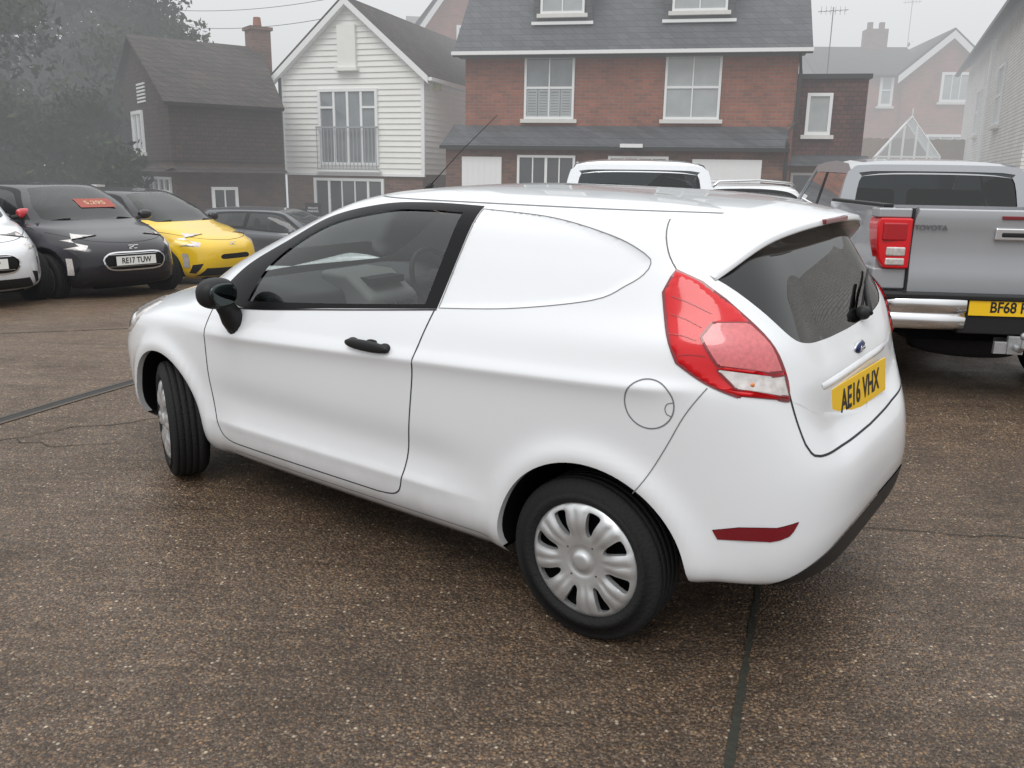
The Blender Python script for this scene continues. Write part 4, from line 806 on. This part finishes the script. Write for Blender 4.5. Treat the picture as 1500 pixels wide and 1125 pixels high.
def weatherboard():
    dx,dy=3.75,-1.2;W=math.hypot(dx,dy);ang=math.atan2(dy,dx)
    T=thing("weatherboard_house","white weatherboard gabled house with balcony doors over brick","house",None,(-6.02,23.2,0),ang)
    e=3.93;zb=1.52;ap=5.60;D=9
    g=G();bh=.135
    def half(z): return 0 if z<=e else (z-e)/(ap-e)*W/2
    z=zb
    while z<ap-.03:
        z1=min(z+bh,ap);a0,a1=half(z),half(z1)
        g.add([(a0,-.035,z),(W-a0,-.035,z),(W-a1,-.008,z1),(a1,-.008,z1),(a0,.0,z),(W-a0,.0,z)],[(0,1,2,3),(4,5,1,0)])
        if z<e: g.add([(W+.035,0,z),(W+.035,D,z),(W+.008,D,z1),(W+.008,0,z1),(W,0,z),(W,D,z)],[(0,1,2,3),(4,5,1,0)])
        z=z1
    g.mk("boarding",BOARD,T)
    G().box(0.01,W-.01,.01,D,zb,e).add([(0,.0,e),(W,.0,e),(W/2,.0,ap)],[(0,1,2)]).mk("wall",BOARD,T)
    for x in (0,W): G().box(x-.045,x+.045,-.05,.0,zb,e).mk("corner_board",UPVC,T)
    G().box(.04,W-.04,.02,D,-1.6,zb).mk("lower_wall",BRICK2,T)
    G().box(-.02,W+.04,-.06,.02,zb-.06,zb+.0).mk("bressummer",UPVC,T)
    r=(ap-e)/(W/2);ov=.22;g=G()
    for s in (1,-1):
        cx=W/2;ex=W/2+ov
        g.add([(cx,-.2,ap+.06),(cx+s*ex,-.2,ap+.06-ex*r),(cx+s*ex,D,ap+.06-ex*r),(cx,D,ap+.06)],[(0,1,2,3)])
    rf=g.mk("roof",ROOFD,T);sm=rf.modifiers.new("s",'SOLIDIFY');sm.thickness=.07
    g=G()
    for s in (1,-1):
        cx=W/2;ex=W/2+ov
        g.add([(cx,-.23,ap+.07),(cx+s*ex,-.23,ap+.07-ex*r),(cx+s*ex,-.23,ap-.10-ex*r),(cx,-.23,ap-.10),(cx,-.05,ap-.10),(cx+s*ex,-.05,ap-.10-ex*r)],[(0,1,2,3),(3,2,5,4)])
    g.mk("bargeboard",UPVC,T)
    G().box(W+ov-.02,W+ov+.09,-.2,D,e-.22,e-.14).mk("gutter",UPVC,T)
    g=G().box(W/2-.28,W/2+.22,-.12,-.02,4.05,5.05).box(W/2-.33,W/2+.27,-.2,-.02,3.98,4.06);g.mk("loft_hatch",BOARD,T)
    G().box(W+.04,W+.20,.5,.66,3.55,3.75).mk("rainwater_hopper",M("cream_paint",(.5,.48,.35),.6),T)
    bw=1.66;cx=1.9
    w=window(T,(cx,-.03,zb+.20),bw,1.85,4,1,pane=PANEM,sill=False,fw=.07,mull=(1,2,3),name="balcony_door")
    for x0,x1 in ((-bw/2,-bw/4),(bw/4,bw/2)): G().box(x0,x1,-.05,-.02,1.38,1.43).mk("transom",UPVC,w)
    g=G();
    for i in range(17): x=-bw/2+bw*i/16;g.box(x-.008,x+.008,-.16,-.144,-.10,.92)
    g.box(-bw/2-.02,bw/2+.02,-.17,-.135,.90,.94).box(-bw/2-.02,bw/2+.02,-.17,-.135,-.12,-.09)
    for s in (-1,1): g.box(s*bw/2-.012,s*bw/2+.012,-.16,-.03,.90,.94).box(s*bw/2-.012,s*bw/2+.012,-.16,-.03,-.12,-.09)
    g.mk("balcony_railing",M("railing_grey",(.30,.31,.32),.5),w)
    G().box(-bw/2-.08,bw/2+.08,-.18,-.03,-.16,-.12).mk("balcony_ledge",UPVC,w)
    window(T,(1.85,.005,.35),2.0,1.05,5,1,pane=PANE,fw=.07,mull=(1,4))
    G().box(.35,.7,-.02,.005,.35,.6).mk("wall_plaque",INK,T)
    g=G().tube([(-.0,-.08,e),(-.0,-.08,-.5)],.04,8);g.mk("downpipe",GUTTER,T)
weatherboard()
def cottage():
    ang=math.atan2(.6,.8)
    T=thing("tile_hung_cottage","dark tile-hung cottage with brick chimney and small white windows","house",None,(-7.73,20,0),ang)
    e=3.12;ap=4.62;Lx=2.62;Wy=5.0
    G().box(0,Lx,0,Wy,1.75,e).add([(0,0,e),(0,Wy,e),(0,Wy/2,ap)],[(0,2,1)]).add([(Lx,0,e),(Lx,Wy,e),(Lx,Wy/2,ap)],[(0,1,2)]).mk("wall",TILEW,T)
    G().box(.05,Lx,.05,Wy,-1.8,1.75).mk("lower_wall",BRICK3,T)
    g=G();g.add([(-.15,-.22,e-.12),(Lx,-.22,e-.12),(Lx+.5,Wy/2,ap+.05),(-.15,Wy/2,ap+.05),(Lx,Wy+.22,e-.12),(-.15,Wy+.22,e-.12)],[(0,1,2,3),(3,2,4,5)]);rf=g.mk("roof",ROOFD,T);sm=rf.modifiers.new("s",'SOLIDIFY');sm.thickness=.08
    g=G();g.add([(-.35,-.02,1.62),(Lx,-.02,1.62),(Lx,-.30,1.50),(-.35,-.30,1.50)],[(0,1,2,3)]).add([(-.02,-.28,1.62),(-.02,Wy,1.62),(-.30,Wy,1.50),(-.30,-.28,1.50)],[(0,1,2,3)]);g.mk("tile_skirt",ROOFD,T)
    ch=G().box(2.85,3.35,Wy/2-.25,Wy/2+.25,ap-.8,ap+.45).box(2.80,3.40,Wy/2-.3,Wy/2+.3,ap+.45,ap+.53).mk("chimney",BRICK2,rf)
    G().lathe([(.09,0),(.11,.05),(.09,.25),(.07,.25)],14).mk("chimney_pot",M("terracotta",(.25,.09,.05),.8),ch,loc=(3.1,Wy/2,ap+.53),rot=(pi/2,0,0))
    window(T,(-.003,2.6,1.95),.95,.98,2,1,rot=-pi/2,pane=PANEL,fw=.08)
    g=G()
    for i in range(6): g.box(-.03,-.005,1.75,2.45,3.1+i*.08,3.14+i*.08)
    g.mk("gable_vent",UPVC,T)
    window(T,(.04,2.0,.72),3.4,.66,7,2,rot=-pi/2,pane=PANE,fw=.06)
    window(T,(1.15,.04,.02),.62,1.15,2,1,pane=PANE,fw=.07)
cottage()
S=thing("name_sign","small black sign board with white lettering on the wall","sign",None,(-5.05,22.0,.45),math.radians(-17))
b=G().box(-.22,.22,-.02,.02,0,.34).mk("sign_board",INK,S,bevel=.004)
textmesh("sign_lettering","PRIVATE\nPARKING",.075,UPVC,b,frame4((0,-.022,.17),(1,0,0),(0,0,1),(0,-1,0)))
def far_house(label,loc,ang,w,d,e,ap,mat,wins,chim=None,gable=True):
    T=thing("brick_house",label,"house","brick houses up the hill",loc,math.radians(ang))
    g=G().box(0,w,0,d,-3,e)
    if gable: g.add([(0,-.0,e),(w,-.0,e),(w/2,-.0,ap)],[(0,1,2)])
    g.mk("wall",mat,T)
    g=G()
    if gable: g.add([(w/2,-.25,ap+.08),(-.3,-.25,e-.2),(-.3,d,e-.2),(w/2,d,ap+.08),(w+.3,-.25,e-.2),(w+.3,d,e-.2)],[(0,1,2,3),(0,3,5,4)])
    else: g.add([(-.2,-.3,e-.1),(w+.2,-.3,e-.1),(w+.2,d/2,ap),(-.2,d/2,ap),(w+.2,d,e),(-.2,d,e)],[(0,1,2,3),(3,2,4,5)])
    rf=g.mk("roof",ROOFD,T);sm=rf.modifiers.new("s",'SOLIDIFY');sm.thickness=.12
    if gable:
        g=G()
        for s in (1,-1):
            cx=w/2;ex=w/2+.3;r=(ap-e)/(w/2);g.add([(cx,-.28,ap+.1),(cx+s*ex,-.28,ap+.1-ex*r),(cx+s*ex,-.28,ap-.2-ex*r),(cx,-.28,ap-.2)],[(0,1,2,3)])
        g.mk("bargeboard",UPVC,T)
    for x,z,ww,hh,c,r in wins: window(T,(x,-.004,z),ww,hh,c,r,pane=PANEL,fw=.1)
    if chim:
        for (x,y) in chim: G().box(x-.45,x+.45,y-.35,y+.35,ap-1.2,ap+.7).box(x-.35,x-.15,y-.1,y+.1,ap+.7,ap+1.0).box(x+.15,x+.35,y-.1,y+.1,ap+.7,ap+1.0).mk("chimney",BRICK2,rf)
far_house("misty red brick gabled house with white bay window",(15.7,36.9,0),-8,3.3,8,5.8,7.25,BRICK,[(2.0,4.65,1.15,1.15,3,1),(1.9,2.0,1.6,1.4,3,1)],None)
far_house("misty brick terrace house with dark tiled roof",(12.4,37.4,0),-4,4.2,6,5.8,7.2,BRICK,[(2.75,4.5,.55,1.25,1,2)],[(3.0,3)],gable=False)
far_house("small gabled brick house behind the slate roof",(-3.4,34,0),12,2.9,6,7.0,9.0,BRICK,[(1.4,6.2,.5,.7,1,1)],None)
far_house("misty dark-roofed house behind the chimney",(-5.2,46,0),10,5.5,6,8.2,9.6,BRICK2,[(2,7.5,.9,1.0,1,1)],None,gable=False)
T=thing("greenhouse","white-framed glass greenhouse with a pointed roof","greenhouse",None,(11.0,27.2,0),math.radians(-20))
g=G();w=1.75;e=2.25;ap=3.4
for i in range(6): x=w*i/5;zt=e+(ap-e)*(1-abs(x/w*2-1));g.box(x-.03,x+.03,-.03,.03,-.5,zt)
for zz in (.6,1.5,e): g.box(0,w,-.028,.028,zz-.025,zz+.025)
g.tube([(0,0,e),(w/2,0,ap),(w,0,e)],.04,6).tube([(0,2.5,e),(w/2,2.5,ap),(w,2.5,e)],.04,6).tube([(w/2,0,ap),(w/2,2.5,ap)],.04,6).tube([(0,0,e),(0,2.5,e)],.04,6).tube([(w,0,e),(w,2.5,e)],.04,6).tube([(w/2,0,ap),(w/2,0,ap+.25)],.02,6)
for i in range(1,5): y=2.5*i/5;g.tube([(0,y,e),(w/2,y,ap),(w,y,e)],.022,4);g.box(-.02,.02,y-.02,y+.02,-.5,e)
g.mk("glazing_bars",UPVC,T)
G().add([(0,.01,-.5),(w,.01,-.5),(w,.01,e),(w/2,.01,ap),(0,.01,e)],[(0,1,2,3,4)]).add([(0,0,-.5),(0,2.5,-.5),(0,2.5,e),(0,0,e)],[(0,1,2,3)]).add([(0,0,e),(0,2.5,e),(w/2,2.5,ap),(w/2,0,ap)],[(0,1,2,3)]).mk("glass",glassmat("greenhouse_glass",(.8,.83,.83)),T)
T=thing("timber_fence","brown close-board timber fence on the slope","fence",None,(9.8,29.6,0),math.radians(4))
g=G()
for i in range(50): x=i*.145;g.box(x,x+.1449,random.uniform(-.006,.006),.02,-.5,2.9+random.uniform(-.02,.02))
g.mk("fence_boards",WOODF,T)
G().box(0,7.2,.021,.08,1.2,1.3).mk("fence_rail",WOODF,T)
T=thing("painted_brick_building","white-painted brick building with gutter and slate roof","building",None,(9.75,17.2,0),math.radians(67.5))
G().box(0,16.2,-8,0,-1.5,5.35).mk("wall",WBRICK,T)
g=G();g.add([(-.2,.3,5.25),(16.4,.3,5.25),(16.4,-4,8.4),(-.2,-4,8.4)],[(0,1,2,3)]);rf=g.mk("roof",SLATE,T);sm=rf.modifiers.new("s",'SOLIDIFY');sm.thickness=.1
G().box(-.2,16.4,.30,.42,5.16,5.26).mk("gutter",GUTTER,T)
window(T,(10.5,.004,2.9),1.0,1.3,2,2,rot=pi,pane=PANE);window(T,(5.2,.004,2.9),1.1,1.4,2,2,rot=pi,pane=PANE)
G().tube([(7.6,.08,5.2),(7.6,.08,-.5)],.05,8).mk("downpipe",UPVC,T)
def aerial(x,y,z,label):
    T=thing("television_aerial",label,"aerial",None,(x,y,z))
    g=G().tube([(0,0,-.8),(0,0,1.2)],.013,6).tube([(-.35,.1,1.1),(.35,-.1,1.13)],.008,5)
    for i in range(6): xx=-.3+i*.12;g.tube([(xx,.08-i*.03-.12,1.11),(xx,.08-i*.03+.12,1.11)],.005,4);g.tube([(xx,.0,1.02),(xx,.0,1.22)],.005,4)
    g.mk("aerial_mast",M("aerial_grey",(.3,.3,.3),.5),T)
aerial(8.0,23.5,4.6,"thin television aerial above the annex roof");aerial(17.2,40.5,8.0,"thin television aerial on the far brick house")
def wire(pts,label):
    T=thing("overhead_wire",label,"wire","overhead wires");n=18;(a,b)=pts
    P=[(a[0]+(b[0]-a[0])*i/n,a[1]+(b[1]-a[1])*i/n,a[2]+(b[2]-a[2])*i/n-1.2*4*(i/n)*(1-i/n)*.25) for i in range(n+1)]
    G().tube(P,.008,4).mk("cable",GUTTER,T)
wire(((-11.5,28,6.3),(-3.6,24.5,6.3)),"thin dark overhead wire above the cottage");wire(((-11.5,28,5.9),(-4.2,24,5.6)),"thin dark overhead wire above the cottage");wire(((-11.5,28,6.7),(-1.5,30,8.0)),"thin dark overhead wire above the cottage")
T=thing("brick_wall","low dark brick boundary wall behind parked cars","wall",None,(-15,19.5,0),math.radians(-8));G().box(0,6.2,0,.25,-2,1.15).mk("wall_courses",BRICK3,T);G().box(-.03,6.23,-.03,.28,1.15,1.21).mk("coping",STONE,T)
BARK=M("bark",(.05,.042,.035),.9,var=.3,vscale=10)
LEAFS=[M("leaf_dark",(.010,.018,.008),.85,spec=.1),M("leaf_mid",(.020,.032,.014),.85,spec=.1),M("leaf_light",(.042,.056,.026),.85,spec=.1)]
def tree(loc,h,r,n,label,seed,dens=.10,low=.25,nb=22):
    rnd=random.Random(seed);T=thing("tree",label,"tree","trees behind the yard",(loc[0],loc[1],loc[2]))
    g=G();g.tube([(0,0,-1),(0.1,0,h*.3),(.0,.1,h*.6),(.1,0,h*.9)],[.32,.24,.15,.04],10)
    cl=[]
    for i in range(nb):
        a=rnd.uniform(0,2*pi);z0=h*rnd.uniform(low,.78);L=r*rnd.uniform(.55,1.05)*(1.15-.6*abs(z0/h-.4));z1=z0+rnd.uniform(.2,1.0)*h*.14
        p=(L*math.cos(a),L*math.sin(a),z1);g.tube([(0.05,0,z0),(p[0]*.5,p[1]*.5,z0+(z1-z0)*.6),p],[.10,.06,.02],6);cl.append((p,rnd.uniform(.4,.75)*r*.5))
        cl.append(((p[0]*.55,p[1]*.55,z1+.2),rnd.uniform(.45,.8)*r*.5))
    for i in range(8): cl.append(((rnd.uniform(-.35,.35)*r,rnd.uniform(-.3,.3)*r,h*rnd.uniform(.75,1.0)),r*rnd.uniform(.16,.34)))
    g.mk("trunk",BARK,T,smooth=True)
    rs=np.random.RandomState(seed);ci=rs.randint(0,len(cl),n);C=np.array([c[0] for c in cl])[ci];R=np.array([c[1] for c in cl])[ci]
    d=rs.normal(size=(n,3))*[1,1,.75];d/=np.linalg.norm(d,axis=1)[:,None];d*=(R*(rs.rand(n)**.42)*(1+.22*np.sin(5*d[:,0]+C[:,0])*np.cos(5*d[:,2])))[:,None]
    P=C+d;S=dens*rs.uniform(.5,1.4,n);a=rs.normal(size=(n,3));b=rs.normal(size=(n,3));a/=np.linalg.norm(a,axis=1)[:,None];b-=(a*b).sum(1)[:,None]*a;b/=np.linalg.norm(b,axis=1)[:,None];c=np.cross(a,b)
    V=np.stack([P+b*S[:,None],P+c*S[:,None]*.5,P-b*S[:,None],P-c*S[:,None]*.5],1).reshape(-1,3)
    me=bpy.data.meshes.new("crown");me.from_pydata(V.tolist(),[],np.arange(4*n).reshape(-1,4).tolist())
    for mm in LEAFS: me.materials.append(mm)
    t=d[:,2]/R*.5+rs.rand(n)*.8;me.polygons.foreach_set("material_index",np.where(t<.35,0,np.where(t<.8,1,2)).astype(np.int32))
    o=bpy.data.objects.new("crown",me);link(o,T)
tree((-14.0,24.5,-1),10.0,3.7,36000,"tall dark evergreen tree fading into fog",1)
tree((-10.9,26.5,-1),7.2,2.5,22000,"dark leafy tree fading into fog",2)
tree((-18.2,28,-1),12,4.4,32000,"tall dark evergreen tree fading into fog",3)
tree((-11.3,22.5,-1.2),4.2,2.1,18000,"dense dark shrub-like tree behind the wall",4,low=.08)
tree((-14.2,21.8,-1.2),4.8,2.7,20000,"dense dark shrub-like tree behind the wall",5,low=.08)
tree((19.5,44,0),7.5,2.2,2500,"thin misty tree beside the far house",6,dens=.10)
tree((-1.0,42,0),10.6,1.8,2500,"thin misty tree above the rooftops",7,dens=.10)
# ================================================================= painted haze: fog-coloured glow mixed into materials by world distance
MIST_GLOW=(.59,.605,.62)
gp=bpy.data.node_groups.new("painted_mist",'ShaderNodeTree');gp.interface.new_socket("Shader",in_out='INPUT',socket_type='NodeSocketShader');gp.interface.new_socket("Shader",in_out='OUTPUT',socket_type='NodeSocketShader')
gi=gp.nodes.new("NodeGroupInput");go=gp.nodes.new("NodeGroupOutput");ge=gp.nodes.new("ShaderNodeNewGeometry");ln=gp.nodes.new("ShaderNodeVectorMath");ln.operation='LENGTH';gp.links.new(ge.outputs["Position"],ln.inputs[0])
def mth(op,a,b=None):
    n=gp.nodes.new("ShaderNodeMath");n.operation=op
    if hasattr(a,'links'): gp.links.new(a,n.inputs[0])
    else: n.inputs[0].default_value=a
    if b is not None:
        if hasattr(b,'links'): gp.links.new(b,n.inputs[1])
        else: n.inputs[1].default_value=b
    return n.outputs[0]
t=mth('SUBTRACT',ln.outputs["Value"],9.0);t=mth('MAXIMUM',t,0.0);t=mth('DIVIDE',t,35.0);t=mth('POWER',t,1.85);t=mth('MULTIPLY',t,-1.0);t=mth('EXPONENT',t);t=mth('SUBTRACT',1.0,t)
em=gp.nodes.new("ShaderNodeEmission");em.inputs[0].default_value=MIST_GLOW+(1,);ms=gp.nodes.new("ShaderNodeMixShader");gp.links.new(t,ms.inputs[0]);gp.links.new(gi.outputs[0],ms.inputs[1]);gp.links.new(em.outputs[0],ms.inputs[2]);gp.links.new(ms.outputs[0],go.inputs[0])
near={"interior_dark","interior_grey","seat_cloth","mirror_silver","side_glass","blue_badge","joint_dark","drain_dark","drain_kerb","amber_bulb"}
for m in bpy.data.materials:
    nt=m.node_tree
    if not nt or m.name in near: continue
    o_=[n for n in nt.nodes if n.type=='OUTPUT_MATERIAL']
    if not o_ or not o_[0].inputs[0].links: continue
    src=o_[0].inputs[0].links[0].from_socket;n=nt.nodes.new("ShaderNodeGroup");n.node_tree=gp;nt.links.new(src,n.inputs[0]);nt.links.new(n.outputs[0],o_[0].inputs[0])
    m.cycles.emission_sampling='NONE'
w=bpy.data.worlds.new("World");SC.world=w;w.use_nodes=True;nt=w.node_tree;bg=nt.nodes["Background"];L=nt.links.new
SUN_EL,SUN_ROT=math.radians(52),math.radians(195)
sky=nt.nodes.new("ShaderNodeTexSky");sky.sky_type='NISHITA';sky.sun_disc=False;sky.sun_elevation=SUN_EL;sky.sun_rotation=SUN_ROT
hs=nt.nodes.new("ShaderNodeHueSaturation");hs.inputs["Saturation"].default_value=.12;L(sky.outputs[0],hs.inputs["Color"])
tc=nt.nodes.new("ShaderNodeTexCoord");sp=nt.nodes.new("ShaderNodeSeparateXYZ");L(tc.outputs["Generated"],sp.inputs[0])
mr=nt.nodes.new("ShaderNodeMapRange");mr.inputs[1].default_value=0;mr.inputs[2].default_value=1;mr.inputs[3].default_value=5.4;mr.inputs[4].default_value=18;L(sp.outputs[2],mr.inputs[0])
cc=nt.nodes.new("ShaderNodeVectorMath");cc.operation='SCALE';cc.inputs[0].default_value=(.97,.99,1.0);L(mr.outputs[0],cc.inputs["Scale"])
mx=nt.nodes.new("ShaderNodeMix");mx.data_type='RGBA';mx.inputs[0].default_value=.85;L(hs.outputs[0],mx.inputs[6]);L(cc.outputs[0],mx.inputs[7]);L(mx.outputs[2],bg.inputs[0]);bg.inputs[1].default_value=.11
sl=bpy.data.lights.new("sun",'SUN');sl.energy=1.05;sl.angle=math.radians(30);sl.color=(1,.98,.95);so=bpy.data.objects.new("sun",sl);COL.objects.link(so)
d=Vector((-.30,-.70,1.0));so.rotation_euler=d.to_track_quat('Z','Y').to_euler()
cam=bpy.data.cameras.new("camera");cam.sensor_width=36;cam.lens=1261.41/1500*36;cam.clip_end=1000;cam.clip_start=.05
co=bpy.data.objects.new("camera",cam);COL.objects.link(co);SC.camera=co
a=math.radians(13.7374);r=math.radians(.9029)
F=Vector((0,math.cos(a),-math.sin(a)));U=Vector((0,math.sin(a),math.cos(a)));R=Vector((1,0,0))
R2=math.cos(r)*R+math.sin(r)*U;U2=-math.sin(r)*R+math.cos(r)*U
co.matrix_world=frame4((0,0,1.5802),R2,U2,-F)
SC.view_settings.view_transform='Standard';SC.view_settings.look='None';SC.view_settings.exposure=0
